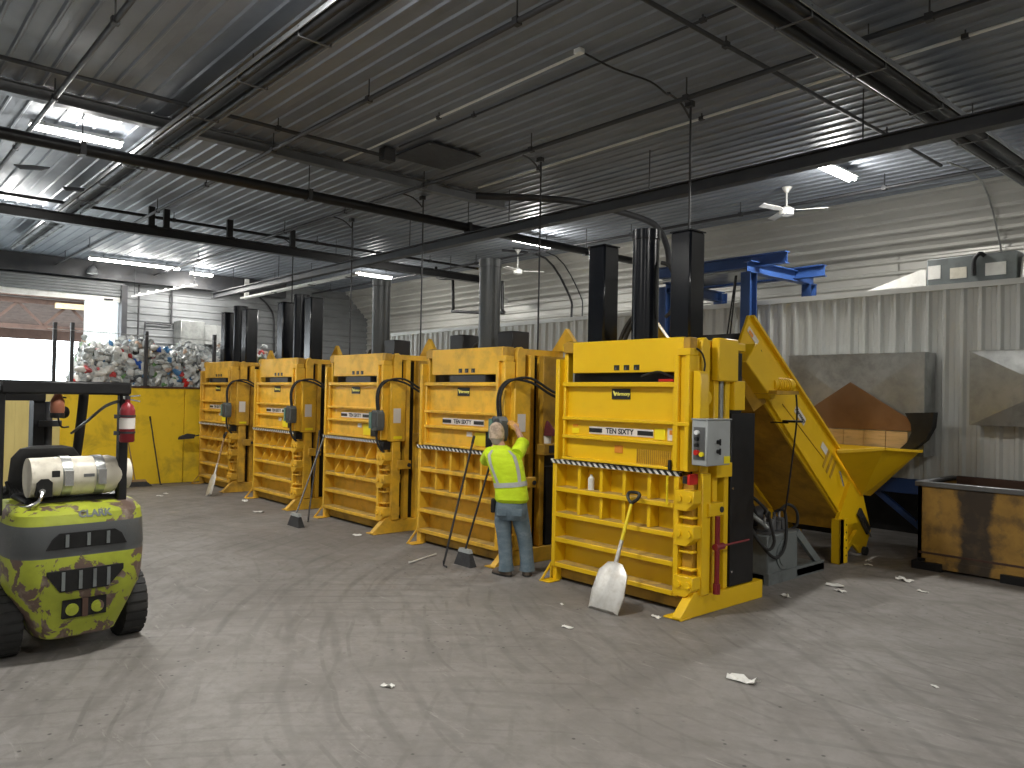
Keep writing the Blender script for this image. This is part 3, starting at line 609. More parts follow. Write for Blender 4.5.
        MB().box(0.0, 0.11, 0.022, 0.03, 1.52, 1.60).build('notice_sticker', 'sticker_orange', g)
        for i in range(18): MB().box(0.30+i*0.0245, 0.312+i*0.0245, 0.022, 0.031, 1.43, 1.58).build('vent_slot', 'yellow_dull', g)
    else:
        MB().box(0.33, 0.55, 0.022, 0.03, 1.45, 1.62).build('warning_sticker', 'sticker_yellow', g)
        MB().box(0.16, 0.27, 0.022, 0.03, 1.56, 1.62).build('notice_sticker', 'sticker_white', g)
        MB().box(0.56, 0.77, 0.015, 0.03, 1.44, 1.64).build('dark_plate', 'black_paint', g)
    # platen seen in the gap, then head panel with three slots
    MB().box(-0.72, 0.80, 0.14, 0.90, 2.15, 2.50).build('platen', 'black_paint', t)
    if not opt.get('stickers'): MB().box(-0.2, 0.55, 0.0, 0.14, 2.275, 2.36).build('platen_block', 'dark_steel', t)
    h = P(MB().box(-0.62, 0.88, 0.0, 0.05, 2.37, 2.715), 'head_panel')
    for xx in (0.03, 0.165, 0.30):
        MB().box(xx-0.036, xx+0.036, -0.004, 0.004, 2.395, 2.45).build('head_slot', 'black_print', h)
        MB().prism([(xx-0.030, 2.40), (xx+0.0, 2.40), (xx-0.006, 2.435)], 'y', -0.006, -0.004).build('slot_glint', 'mid_steel', h)
    P(MB().box(-0.84, 0.95, 0.05, 1.0, 2.62, 2.70), 'head_deck')
    P(MB().prism([(-0.78, 2.60), (-0.62, 2.60), (-0.62, 2.71), (-0.70, 2.74), (-0.80, 2.70)], 'y', 0.02, 0.30), 'head_bracket', dark)
    P(MB().box(0.88, 0.96, 0.0, 0.12, 2.60, 2.71), 'head_bracket', dark)
    # right flank
    P(MB().prism([(0.14, 0.19), (0.28, 0.19), (0.28, 2.62), (0.26, 2.69), (0.21, 2.72), (0.16, 2.69), (0.14, 2.62)], 'x', 0.90, 1.0), 'flank_column')
    P(MB().box(0.90, 1.0, 0.36, 0.44, 0.19, 2.62), 'flank_column'); P(MB().box(0.90, 1.0, 0.56, 0.64, 0.19, 2.62), 'flank_column')
    MB().box(0.89, 0.91, 0.14, 1.0, 0.19, 2.6).build('flank_shade_plate', 'black_paint', t)  # black sheet put in as the shade between the yellow columns
    if opt.get('front'):
        P(MB().box(0.97, 1.06, 0.34, 0.70, 2.29, 2.72), 'junction_cabinet', bv=0.012)
        P(MB().prism([(1.0, 1.90), (1.09, 1.90), (1.09, 2.33), (1.06, 2.38), (1.0, 2.38)], 'y', 0.0, 0.13), 'switch_cover')
        P(MB().box(0.90, 1.04, 0.66, 0.86, 2.0, 2.3), 'flank_bracket')
        MB().box(0.92, 1.02, 0.645, 1.09, 0.20, 1.97).build('black_side_panel', 'black_paint', t, bevel=0.006)
        for z in (0.35, 1.2): MB().cyl((1.02, 0.68, z), (1.027, 0.68, z), 0.012, 8).build('panel_screw', 'chrome', t)
        MB().box(1.0, 1.05, 0.35, 0.62, 1.33, 1.47).build('mount_plate', Y, t)
        cb = MB().box(1.05, 1.225, -0.08, 0.31, 1.475, 1.91).build('control_box', 'grey_box', t, bevel=0.008)
        MB().box(1.05, 1.235, -0.09, 0.32, 1.91, 1.922).build('box_lid', 'grey_box', cb)
        MB().box(1.075, 1.20, -0.084, -0.08, 1.53, 1.84).build('button_plate', 'mid_steel', cb)
        for z, mt, rr in ((1.79, 'lamp_white', 0.022), (1.73, 'black_print', 0.018), (1.67, 'black_print', 0.018), (1.60, 'red_plastic', 0.026)):
            MB().cyl((1.12, -0.115, z), (1.12, -0.08, z), rr, 12).build('push_button', mt, cb)
        MB().cyl((1.175, -0.11, 1.585), (1.175, -0.08, 1.585), 0.022, 12).build('push_button', 'sticker_yellow', cb)
        for z in (1.70, 1.61): MB().cyl((1.225, 0.09, z), (1.255, 0.09, z), 0.02, 10).box(1.25, 1.262, 0.083, 0.097, z-0.03, z+0.03).build('selector_knob', 'black_print', cb)
        MB().box(1.225, 1.229, 0.20, 0.30, 1.49, 1.56).build('caution_label', 'sticker_yellow', cb)
        MB().box(1.0, 1.03, -0.07, 0.06, 1.28, 1.38).build('interlock_switch', 'red_plastic', t)
        MB().box(0.95, 1.0, -0.075, -0.05, 1.29, 1.36).build('interlock_key', 'black_print', t)
        MB().cyl((0.98, 0.5, 1.45), (0.98, 0.5, 2.3), 0.03, 10).build('conduit', 'galvanised', t)
        MB().cyl((1.0, 0.22, 2.12), (1.02, 0.22, 2.12), 0.07, 16).build('round_cover', Y, t)
        MB().tube([(1.0, 0.05, 2.6), (1.03, 0.1, 2.55), (1.05, 0.12, 2.45), (1.05, 0.10, 2.36)], 0.010, 6).build('loose_cable', 'black_paint', t)
        MB().tube([(0.35, 0.02, 2.33), (0.5, -0.02, 2.36), (0.62, -0.02, 2.37), (0.76, 0.02, 2.31)], 0.012, 6).build('loose_cable', 'black_paint', t)
        MB().box(0.60, 0.78, -0.02, 0.10, 2.275, 2.30).build('red_block', 'red_plastic', t)
        MB().tube([(-0.74, 0.02, 1.43), (-0.3, -0.02, 1.41), (0.2, -0.03, 1.395), (0.6, -0.02, 1.41), (0.78, 0.02, 1.45)], 0.008, 6).build('pull_cord', 'black_paint', t)
        MB().cyl((0.735, -0.03, 1.06), (0.735, -0.03, 1.34), 0.012, 8).build('lift_rod', 'handle_yellow', t)
        MB().box(0.76, 0.79, -0.06, -0.035, 1.40, 1.50).build('gate_latch', 'black_paint', t)
    else:
        sp = P(MB().box(0.99, 1.08, 0.04, 0.31, 1.38, 2.30), 'side_cover', bv=0.01)
        MB().box(1.08, 1.084, 0.09, 0.22, 1.66, 1.88).build('notice_sheet', 'sticker_white', sp)
        MB().box(1.08, 1.084, 0.10, 0.25, 1.42, 1.46).build('notice_sticker', 'sticker_yellow', sp)
        P(MB().box(0.96, 1.05, 0.55, 0.95, 1.45, 2.62), 'rear_cover', dark)
        P(MB().box(1.0, 1.14, 0.5, 0.86, 1.36, 1.50), 'side_bracket', dark)
        MB().box(1.14, 1.145, 0.58, 0.76, 1.39, 1.48).build('side_label', 'dark_steel', t)
        MB().box(0.92, 1.02, 0.66, 1.09, 0.20, 1.2).build('black_side_panel', 'black_paint', t)
        # hanging control pod and its two hoses
        pod = MB().prism([(0.92, 1.55), (1.08, 1.55), (1.10, 1.62), (1.10, 1.80), (1.06, 1.85), (0.94, 1.85), (0.90, 1.80), (0.90, 1.62)], 'y', -0.20, -0.07).build('control_pod', 'pod_grey', t, bevel=0.01)
        MB().box(0.90, 0.96, -0.225, -0.20, 1.58, 1.82).build('pod_face', 'pod_green', pod)
        for k in range(4): MB().box(0.98+k*0.028, 0.992+k*0.028, -0.22, -0.20, 1.60, 1.82).build('pod_fin', 'mid_steel', pod)
        for dx in (0, 0.05):
            MB().tube([(0.96+dx, -0.12, 1.85), (0.95+dx, -0.13, 2.05), (0.97+dx, -0.10, 2.20), (1.06+dx, -0.02, 2.30), (1.22, 0.18, 2.27+dx), (1.34, 0.42, 2.12+dx), (1.45, 0.62, 2.05+dx), (1.50, 0.80, 2.06+dx)], 0.016, 8).build('hose', 'rubber', t)
        MB().tube([(0.97, -0.12, 1.56), (0.96, -0.12, 1.44), (0.99, -0.09, 1.30), (1.02, 0.0, 1.2)], 0.018, 8).build('hose', 'rubber', t)
        MB().cyl((1.50, 0.78, 1.75), (1.50, 0.78, 2.25), 0.05, 10).cyl((1.50, 0.78, 2.1), (1.50, 0.78, 2.16), 0.08, 10).build('valve_block', 'dark_steel', t)
        MB().box(1.42, 1.58, 0.72, 1.0, 0.0, 1.75).build('valve_stand', 'black_paint', t)
        MB().box(0.96, 1.06, -0.06, 0.06, 1.26, 1.38).build('interlock_switch', 'black_paint', t)
    # rams on top
    rc = opt.get('ram', 'black_gloss')
    MB().rings([(-0.02, 0.52, 2.66, 0.148, 0.148), (-0.02, 0.52, 3.86, 0.148, 0.148), (-0.02, 0.52, 3.865, 0.156, 0.156), (-0.02, 0.52, 3.97, 0.156, 0.156), (-0.02, 0.52, 3.975, 0.14, 0.14)], 28).build('ram_cylinder', rc, t)
    if opt.get('guides'):
        for xx in (-0.62, 0.56):
            MB().box(xx-0.13, xx+0.13, 0.36, 0.62, 2.66, 3.86).build('ram_guide', rc, t, bevel=0.02)
            MB().box(xx-0.135, xx+0.135, 0.355, 0.625, 3.855, 3.868).build('guide_cap', rc, t)
    else:
        for xx in opt.get('stubs', (-0.55, 0.5)):
            MB().box(xx-0.15, xx+0.15, 0.36, 0.66, 2.70, 2.95).build('ram_stub', 'black_paint', t, bevel=0.01)
        MB().tube([(-0.3, 0.45, 2.7), (-0.22, 0.45, 2.8), (-0.1, 0.48, 2.84)], 0.03, 8).build('hose', 'rubber', t)
    if opt.get('guides'):
        for dx in (0, 0.07): MB().tube([(-0.42+dx, 0.55, 2.72), (-0.34+dx, 0.55, 2.88), (-0.22+dx, 0.55, 3.02), (-0.09, 0.55, 3.08+dx)], 0.024, 8).build('hose', 'rubber', t)
        MB().tube([(0.2, 0.6, 3.0), (0.28, 0.62, 3.1), (0.30, 0.63, 3.35), (0.25, 0.6, 3.55), (0.16, 0.56, 3.6)], 0.022, 8).build('hose', 'rubber', t)
    # steep gable plate at the rear
    px = opt.get('peak', 0.75)
    P(MB().prism([(px-0.26, 2.70), (px+0.26, 2.70), (px, 3.0)], 'y', 0.93, 1.0), 'rear_gable', Y)
    return t
make_baler(-5.42, 'nearest baler, cleanest yellow, with grey control box on its flank', 'yellow_new', dict(front=1, binder=1, stickers=1, guides=1, peak=-0.2))
make_baler(-8.13, 'second baler from the front, where the worker stands', 'yellow_worn', dict(ram='grey_ram', peak=1.05, gusset=0))
make_baler(-10.92, 'middle baler of the five, single grey ram and white notice sheet', 'yellow_worn', dict(ram='grey_ram', gusset=1, stubs=(0.5,)))
make_baler(-13.80, 'fourth baler from the front with three black ram columns', 'yellow_worn', dict(guides=1, gusset=1, peak=0.6))
make_baler(-16.75, 'farthest baler, dingiest yellow, standing against the bunker wall', 'yellow_old', dict(guides=1, gusset=1, peak=0.6))
tag(MB().rings([(-5.80, 6.33, 1.08, 0.035, 0.035), (-5.80, 6.33, 1.21, 0.035, 0.035), (-5.80, 6.33, 1.235, 0.014, 0.014), (-5.80, 6.33, 1.25, 0.016, 0.016)], 14).build('spray_can', 'white_paint'), 'white spray can on the top shelf of the nearest baler door', 'can')

# ---------------------------------------------------------------- inclined feed conveyor behind the nearest baler
t = thing('inclined_conveyor', 'steep yellow feed conveyor rising behind the nearest baler', 'conveyor', (-5.25, 9.3, 0))
oy = 9.3; NX, FX = 0.50, -0.52
side = [(7.77, 3.07), (7.51, 2.60), (8.13, 2.07), (8.99, 1.38), (10.04, 0.57), (10.16, 0.36), (10.62, 0.04), (10.80, 0.04), (10.98, 0.32), (10.72, 0.84), (9.91, 1.52)]
side = [(y-oy, z) for y, z in side]
for x in (NX-0.04, FX): MB().prism(side, 'x', x, x+0.04).build('side_plate', 'yellow_new', t, bevel=0.006)
MB().bar((0, 7.80-oy, 2.86), (0, 10.62-oy, 0.42), 0.92, 0.05, up=(1, 0, 0)).build('belt', 'rubber', t) if False else MB().prism([(7.66-oy, 2.86), (10.72-oy, 0.30), (10.68-oy, 0.24), (7.62-oy, 2.80)], 'x', FX+0.05, NX-0.05).build('belt', 'rubber', t)
dv = Vector((0, 10.72-7.77, 0.84-3.07)).normalized()
MB().bar((NX+0.0, 7.80-oy, 3.06), (NX+0.0, 9.93-oy, 1.50), 0.09, 0.03, up=(0, 0.6, 0.75)).build('edge_flange', 'yellow_new', t)
MB().bar((NX+0.01, 7.62-oy, 2.56), (NX+0.01, 10.04-oy, 0.60), 0.05, 0.03, up=(0, 0.6, 0.75)).build('edge_flange', 'yellow_new', t)
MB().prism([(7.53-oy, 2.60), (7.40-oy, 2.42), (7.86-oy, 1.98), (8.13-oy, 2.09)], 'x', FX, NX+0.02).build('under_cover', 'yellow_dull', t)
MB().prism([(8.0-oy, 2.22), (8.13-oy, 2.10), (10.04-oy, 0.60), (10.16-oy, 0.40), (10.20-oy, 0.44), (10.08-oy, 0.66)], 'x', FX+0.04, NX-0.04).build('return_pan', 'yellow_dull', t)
# discharge box and drive on the upper end
MB().prism([(7.60-oy, 2.74), (7.40-oy, 2.52), (7.95-oy, 2.12), (8.12-oy, 2.34)], 'x', NX, NX+0.20).build('drive_guard', 'yellow_new', t, bevel=0.01)
MB().box(NX+0.0, NX+0.30, 7.86-oy, 8.35-oy, 2.18, 2.22).build('motor_shelf', 'yellow_dull', t)
mo = MB().cyl((NX+0.15, 7.98-oy, 2.29), (NX+0.15, 8.42-oy, 2.29), 0.075, 18).build('drive_motor', 'yellow_new', t)
for i in range(6): MB().cyl((NX+0.15, 8.06-oy+i*0.05, 2.29), (NX+0.15, 8.075-oy+i*0.05, 2.29), 0.083, 18).build('cooling_fin', 'yellow_new', mo)
for (yy, zz) in ((8.03, 2.62), (8.12, 2.52), (8.13, 2.40)): MB().prism([(yy-oy-0.05, zz), (yy-oy, zz-0.06), (yy-oy+0.05, zz), (yy-oy, zz+0.07)], 'x', NX, NX+0.004).build('inspection_hole', 'void_shade', t)
def along(k, off=0.0):   # point on side plate measured along the top edge
    p = Vector((NX+0.003, 7.77-oy, 3.07)) + dv*k; return p + Vector((0, dv.z, -dv.y))*off
ax_t = math.atan2(dv.z, dv.y)
def plate_on_side(k, off, L, W, mat, nm, th=0.004):
    c = along(k, off); n = Vector((0, dv.z, -dv.y)); a = dv*L/2; b = n*W/2
    q = [c-a-b, c+a-b, c+a+b, c-a+b]; e = Vector((th, 0, 0))
    return MB().add(q+[p+e for p in q], [(3,2,1,0), (4,5,6,7), (0,1,5,4), (1,2,6,5), (2,3,7,6), (3,0,4,7)]).build(nm, mat, t)
plate_on_side(0.20, 0.14, 0.26, 0.07, 'sticker_white', 'caution_label'); plate_on_side(0.15, 0.15, 0.10, 0.04, 'sticker_orange', 'caution_mark', 0.006)
plate_on_side(1.62, 0.20, 0.30, 0.10, 'sticker_white', 'badge_label'); plate_on_side(2.38, 0.16, 0.18, 0.09, 'sticker_white', 'notice_label')
bt = text_mesh('Harmony', 0.075, 'black_print', 'badge_lettering', t, along(1.62, 0.20)+Vector((0.006, 0, 0)), (0, 0, 0), 0.2, bold=0.002)
bt.rotation_mode = 'QUATERNION'; bt.rotation_quaternion = Matrix(((0, 0, 1), (dv.y, -dv.z, 0), (dv.z, dv.y, 0))).to_quaternion()
for k in (2.50, 2.62, 2.74): plate_on_side(k, 0.24, 0.05, 0.26, 'yellow_dull', 'louvre_slot')
MB().tube([along(1.2, 0.35), along(1.5, 0.33), along(2.0, 0.30), along(2.45, 0.27)], 0.007, 6).build('control_cable', 'yellow_dull', t)
MB().bar((NX+0.03, 9.88-oy, 0.52), (NX+0.03, 10.25-oy, 1.02), 0.05, 0.07).build('adjuster_arm', 'yellow_new', t)
MB().box(NX-0.02, NX+0.10, 9.84-oy, 9.95-oy, 0.0, 0.58).box(NX+0.08, NX+0.10, 9.84-oy, 10.06-oy, 0.0, 0.58).build('support_leg', 'yellow_new', t, bevel=0.005)
MB().box(FX-0.06, FX+0.04, 9.84-oy, 10.06-oy, 0.0, 0.58).build('support_leg', 'yellow_new', t)
for z in (0.1, 0.2, 0.3, 0.4, 0.5): MB().cyl((NX+0.10, 10.01-oy, z), (NX+0.104, 10.01-oy, z), 0.012, 8).build('leg_hole', 'void_shade', t)
MB().bar((NX+0.05, 10.0-oy, 0.10), (NX+0.05, 10.40-oy, 0.36), 0.05, 0.07).build('leg_brace', 'yellow_new', t)
MB().cyl((NX-0.0, 10.74-oy, 0.06), (NX+0.05, 10.74-oy, 0.06), 0.06, 14).build('castor', 'rubber', t)
MB().bar((NX+0.02, 10.55-oy, 0.62), (NX+0.02, 10.85-oy, 0.32), 0.03, 0.12).build('take_up_bracket', 'dark_steel', t)
MB().cyl((NX+0.03, 10.6-oy, 0.55), (NX+0.03, 10.9-oy, 0.24), 0.014, 8).build('take_up_bolt', 'chrome', t)
# dull skirt below the belt on the far side
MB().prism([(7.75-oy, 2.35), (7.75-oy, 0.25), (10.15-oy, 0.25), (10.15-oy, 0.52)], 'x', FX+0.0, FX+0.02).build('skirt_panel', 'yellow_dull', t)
MB().tube([(NX+0.28, 8.32-oy, 2.2), (NX+0.29, 8.33-oy, 1.9), (NX+0.24, 8.30-oy, 1.3), (NX+0.18, 8.28-oy, 0.75)], 0.010, 6).build('motor_cable', 'black_paint', t)
MB().box(NX+0.17, NX+0.33, 8.22-oy, 8.40-oy, 1.86, 1.885).build('cable_tray', 'black_paint', t)
MB().box(NX-0.02, NX+0.20, 8.29-oy, 8.31-oy, 1.845, 1.86).build('tray_bracket', 'black_paint', t)
# feed hopper riding on the lower end
c1, c2, ap = (NX+0.05, 9.82-oy, 1.46), (NX+0.47, 10.25-oy, 1.51), (NX+0.03, 10.63-oy, 0.84)
c3 = (NX+0.58, 11.15-oy, 1.455); f2 = (FX-0.05, 11.26-oy, 1.47); f1 = (FX-0.05, 9.95-oy, 1.47); fa = (FX, 10.66-oy, 0.84)
def plate(pts, off, nm):
    o_ = Vector(off); n = len(pts); v_ = [Vector(p) for p in pts]
    return MB().add(v_+[p+o_ for p in v_], [tuple(range(n)), tuple(range(2*n-1, n-1, -1))]+[(i, i+n, (i+1) % n+n, (i+1) % n) for i in range(n)]).build(nm, 'yellow_new', t, smooth=False)
plate([c1, c2, ap], (-0.02, 0, 0), 'hopper_side'); plate([c2, c3, ap], (-0.01, 0.02, 0.01), 'hopper_wing'); plate([f1, f2, fa], (0.02, 0, 0), 'hopper_side')
c4 = (NX+0.50, 11.38-oy, 1.45); b1 = (FX-0.05, 11.46-oy, 1.47)
plate([c3, c4, (NX, 10.95-oy, 0.80), ap], (-0.01, 0.0, 0.02), 'hopper_wing'); plate([c4, b1, fa, (NX, 10.95-oy, 0.80)], (0, -0.02, 0.01), 'hopper_back')
MB().bar(c1, c2, 0.05, 0.035).build('hopper_rim', 'yellow_new', t); MB().bar(c2, c3, 0.05, 0.035).build('hopper_rim', 'yellow_new', t); MB().bar(c3, c4, 0.05, 0.035).build('hopper_rim', 'yellow_new', t)
MB().cyl((NX+0.03, 9.95-oy, 1.2), (NX+0.05, 10.02-oy, 1.0), 0.012, 6).build('hopper_latch', 'chrome', t)

# ---------------------------------------------------------------- galvanised chutes through the partition
t = thing('wall_chute', 'large galvanised chute hood above the conveyor hopper', 'chute', (-5.28, 11.86, 1.36))
# front sheet cross-broken to a shallow peak
def crossbreak(w_, h_, d_, rise):
    return MB().add([(-w_/2, -d_, 0), (w_/2, -d_, 0), (w_/2, -d_, h_), (-w_/2, -d_, h_), (0, -d_-rise, h_*0.5), (-w_/2, 0, 0), (w_/2, 0, 0), (w_/2, 0, h_), (-w_/2, 0, h_)],
                    [(0, 1, 4), (1, 2, 4), (2, 3, 4), (3, 0, 4), (1, 6, 7, 2), (3, 2, 7, 8), (0, 3, 8, 5), (0, 5, 6, 1)])
crossbreak(2.04, 1.46, 0.36, 0.03).build('hood', 'galvanised', t, smooth=False)
MB().box(1.0, 1.025, -0.37, 0.02, 0.0, 1.47).build('seam_flange', 'galvanised', t); MB().box(-1.03, 1.03, -0.37, 0.03, 1.455, 1.475).build('seam_flange', 'galvanised', t)
MB().prism([(-0.75, 0.55), (0.0, 1.047), (0.89, 0.50), (0.89, 0.356), (-0.75, 0.346)], 'y', -0.43, -0.405).build('brown_flap', 'brown_flap', t)
for i in range(5): MB().box(-0.72+i*0.31, -0.72+i*0.31+0.30, -0.405, -0.385, -0.02, 0.34).build('plank', 'plywood', t)
# curved black rubber apron
prof = [(0.84, 0.61), (1.22, 0.63), (1.20, 0.42), (1.11, 0.24), (0.96, 0.11), (0.76, 0.04), (0.75, 0.08), (0.87, 0.2), (0.93, 0.34), (0.92, 0.46)]
MB().prism(prof, 'y', -0.56, -0.41).build('rubber_apron', 'rubber', t)
t = thing('wall_chute', 'galvanised duct box on the wall above the rusty dumpster', 'chute', (-2.72, 11.86, 1.83))
crossbreak(1.95, 1.0, 0.34, 0.10).build('hood', 'galvanised', t, smooth=False)
MB().box(-0.98, 0.98, -0.35, 0.02, 0.99, 1.005).build('seam_flange', 'galvanised', t)
t = thing('wall_duct', 'galvanised duct box high on the far wall above the plastics', 'duct', (XF+0.03, 8.35, 3.55))
MB().box(0, 0.7, 0, 0.75, 0, 0.78).build('elbow', 'galvanised', t, bevel=0.02)
MB().prism([(0.70, 0.02), (0.72, 0.39), (0.70, 0.76)], 'y', 0.05, 0.7).build('cross_break', 'galvanised', t)
MB().box(0, 0.55, 0.75, 1.70, 0.06, 0.70).build('straight_duct', 'galvanised', t)
for y in (0.75, 1.2): MB().box(-0.01, 0.57, y, y+0.03, 0.04, 0.72).build('duct_flange', 'galvanised', t)
tag(MB().tube([(XF+0.08, 7.25, 5.4), (XF+0.08, 7.25, 3.0)], 0.03, 8).build('wall_conduit', 'dark_steel'), 'dark vertical conduit just right of the doorway', 'conduit')
tag(MB().tube([(XF+0.08, 7.45, 3.0), (XF+0.08, 7.45, 4.1), (XF+0.08, 7.55, 4.2), (XF+0.08, 8.2, 4.2), (XF+0.08, 8.25, 4.3), (XF+0.08, 8.25, 5.4)], 0.03, 8).build('wall_conduit', 'dark_steel'), 'dark stepped conduit left of the far duct box', 'conduit')
tag(MB().tube([(XF+0.08, 11.2, 5.4), (XF+0.08, 11.55, 5.1), (XF+0.08, 11.75, 4.6), (XF+0.08, 11.8, 2.8)], 0.03, 8).build('wall_conduit', 'dark_steel'), 'dark bent conduit between the far baler rams', 'conduit')
t = thing('track_bar', 'toothed white cable carrier slanting below the far ceiling', 'cable carrier', (XF+0.6, 6.9, 4.95))
MB().bar((0, 0, 0), (1.2, 1.55, 0.42), 0.05, 0.04).build('carrier_rail', 'white_paint', t)
for i in range(7): MB().box(0.14+i*0.16-0.03, 0.14+i*0.16+0.03, 0.18+i*0.207-0.03, 0.18+i*0.207+0.03, 0.05+i*0.056, 0.05+i*0.056+0.07).build('carrier_clip', 'white_paint', t)
MB().cyl((1.15, 1.48, 0.42), (1.15, 1.48, 0.98), 0.01, 6).build('hanger_rod', 'dark_steel', t)
MB().cyl((0.05, 0.06, 0.04), (0.05, 0.06, 0.98), 0.01, 6).build('hanger_rod', 'dark_steel', t)
t = thing('track_bar', 'pale pair of conduits under the far end of the long beam', 'cable carrier', (-25.9, 10.45, 5.25))
for s in (0, 0.14): MB().cyl((0, s, 0.02), (7.5, s+0.02, 0.06), 0.035, 8).build('carrier_rail', 'white_paint', t)
MB().box(0.25, 0.33, 0.0, 0.14, 0.0, 0.65).build('hanger_post', 'white_paint', t)
for i in (2.5, 5.0, 7.2): MB().cyl((i, 0.07, 0.04), (i, 0.07, 0.66), 0.008, 6).box(i-0.03, i+0.03, -0.03, 0.19, -0.01, 0.01).build('hanger_rod', 'dark_steel', t)

# ---------------------------------------------------------------- blue lifting frame straddling the partition
t = thing('lift_frame', 'blue steel lifting frame rising over the partition wall', 'steel frame', (-8.0, 12.6, 0))
def ibeam(p, q, h_, w_, nm, up=(0, 0, 1)):
    p = Vector(p); q = Vector(q); u = Vector(up); mb = MB()
    mb.bar(p+u*(h_/2-0.008), q+u*(h_/2-0.008), w_, 0.016, up).bar(p-u*(h_/2-0.008), q-u*(h_/2-0.008), w_, 0.016, up).bar(p, q, 0.012, h_, up)
    return mb.build(nm, 'blue_steel', t)
for x, y, zt in ((0.86, -0.95, 4.28), (0.95, 0.95, 4.28), (-0.95, 0.95, 4.28)): ibeam((x, y, 0), (x, y, zt), 0.22, 0.18, 'post', up=(0, 1, 0))
ibeam((-0.95, -0.86, 4.2), (-0.95, 1.0, 4.2), 0.2, 0.14, 'side_beam')
ibeam((0.88, -1.05, 4.37), (0.96, 1.08, 4.37), 0.2, 0.16, 'side_beam')
ibeam((-1.2, -0.75, 4.50), (1.45, -0.75, 4.50), 0.2, 0.14, 'cross_beam'); ibeam((-1.2, 0.45, 4.42), (1.5, 0.45, 4.42), 0.2, 0.14, 'cross_beam')
MB().box(-1.15, 0.86, -0.70, 0.4, 4.36, 4.40).build('deck_plate', 'galvanised', t)
ibeam((-0.95, -0.86, 0), (-0.95, -0.86, 4.2), 0.2, 0.16, 'post', up=(0, 1, 0))
MB().cyl((0.62, -0.98, 4.25), (0.38, -0.98, 2.6), 0.014, 6).cyl((0.64, -0.98, 4.25), (0.46, -0.98, 2.6), 0.014, 6).build('lift_cable', 'black_paint', t)

# things standing on the deck behind the partition
t = thing('panel_cabinet', 'grey cabinet with paper labels peeking over the partition', 'cabinet', (-3.9, 12.45, 3.66))
MB().box(-0.62, 0.55, -0.2, 0.2, 0, 0.60).build('cabinet_body', 'pack_grey', t, bevel=0.01)
MB().box(-0.60, -0.43, -0.206, -0.2, 0.30, 0.50).build('paper_label', 'paper', t); MB().box(-0.30, -0.08, -0.206, -0.2, 0.28, 0.44).build('paper_label', 'cream_tank', t); MB().box(0.16, 0.42, -0.206, -0.2, 0.28, 0.46).build('paper_label', 'paper', t)
MB().tube([(0.02, -0.22, 0.3), (0.03, -0.24, 0.52), (0.10, -0.24, 0.60), (0.16, -0.22, 0.56)], 0.03, 8).build('cable_gland', 'black_paint', t)
tag(MB().prism([(-5.5, 3.66), (-4.55, 3.66), (-4.55, 4.12), (-4.62, 4.13), (-5.5, 3.86)], 'y', 12.3, 12.5).build('foam_board', 'paper'), 'slanting white foam board peeking over the partition', 'board')
t = thing('material_sack', 'white sack with a lime patch at the right end of the partition top', 'sack', (-3.1, 12.4, 3.66))
MB().rings([(0, 0, 0, 0.22, 0.2), (0, 0, 0.2, 0.26, 0.22), (0.01, 0, 0.5, 0.24, 0.2), (0.03, 0, 0.62, 0.15, 0.14), (0.05, 0, 0.70, 0.08, 0.06)], 14).build('sack_body', 'paper', t)
MB().box(0.02, 0.2, -0.235, -0.2, 0.42, 0.58).build('lime_patch', 'lime_print', t)
MB().tube([(-0.16, -0.05, 0.45), (-0.15, -0.08, 0.66), (-0.05, -0.08, 0.74), (0.06, -0.06, 0.68)], 0.03, 8).build('sack_handle', 'paper', t)

# ---------------------------------------------------------------- hydraulic power unit
t = thing('hydraulic_unit', 'grey hydraulic power unit with hoses on the floor behind the nearest baler', 'power unit', (-4.95, 8.4, 0))
MB().box(-0.30, 0.31, -0.35, 0.33, 0.10, 0.56).build('tank', 'pack_grey', t, bevel=0.015)
MB().box(-0.30, 0.33, 0.28, 0.95, 0.02, 0.10).box(0.27, 0.33, -0.36, 0.95, 0.0, 0.13).box(-0.30, -0.24, -0.36, 0.95, 0, 0.13).build('skid', 'pack_grey', t)
MB().bar((0.29, 0.32, 0.54), (0.29, 0.90, 0.08), 0.05, 0.09).build('brace', 'pack_grey', t)
cv = MB().cyl((0.31, 0.0, 0.31), (0.325, 0.0, 0.31), 0.17, 24).build('clean_out_cover', 'pack_grey', t)
MB().cyl((0.325, 0.0, 0.31), (0.335, 0.0, 0.31), 0.13, 24).build('cover_boss', 'pack_grey', cv)
MB().box(-0.28, 0.29, -0.33, 0.31, 0.56, 0.575).build('tank_lid', 'mid_steel', t)
MB().cyl((-0.1, -0.25, 0.70), (-0.1, 0.2, 0.70), 0.12, 16).build('motor', 'dark_steel', t)
for i in range(4):
    MB().box(0.08, 0.22, -0.2+i*0.11, -0.12+i*0.11, 0.575, 0.68+0.03*(i % 2)).build('valve_block', 'mid_steel', t, bevel=0.008)
    MB().cyl((0.15, -0.16+i*0.11, 0.66), (0.15, -0.16+i*0.11, 0.78), 0.018, 8).build('fitting', 'chrome', t)
MB().cyl((0.02, -0.40, 0.86), (0.20, -0.18, 0.62), 0.03, 10).build('pressure_pipe', 'galvanised', t)
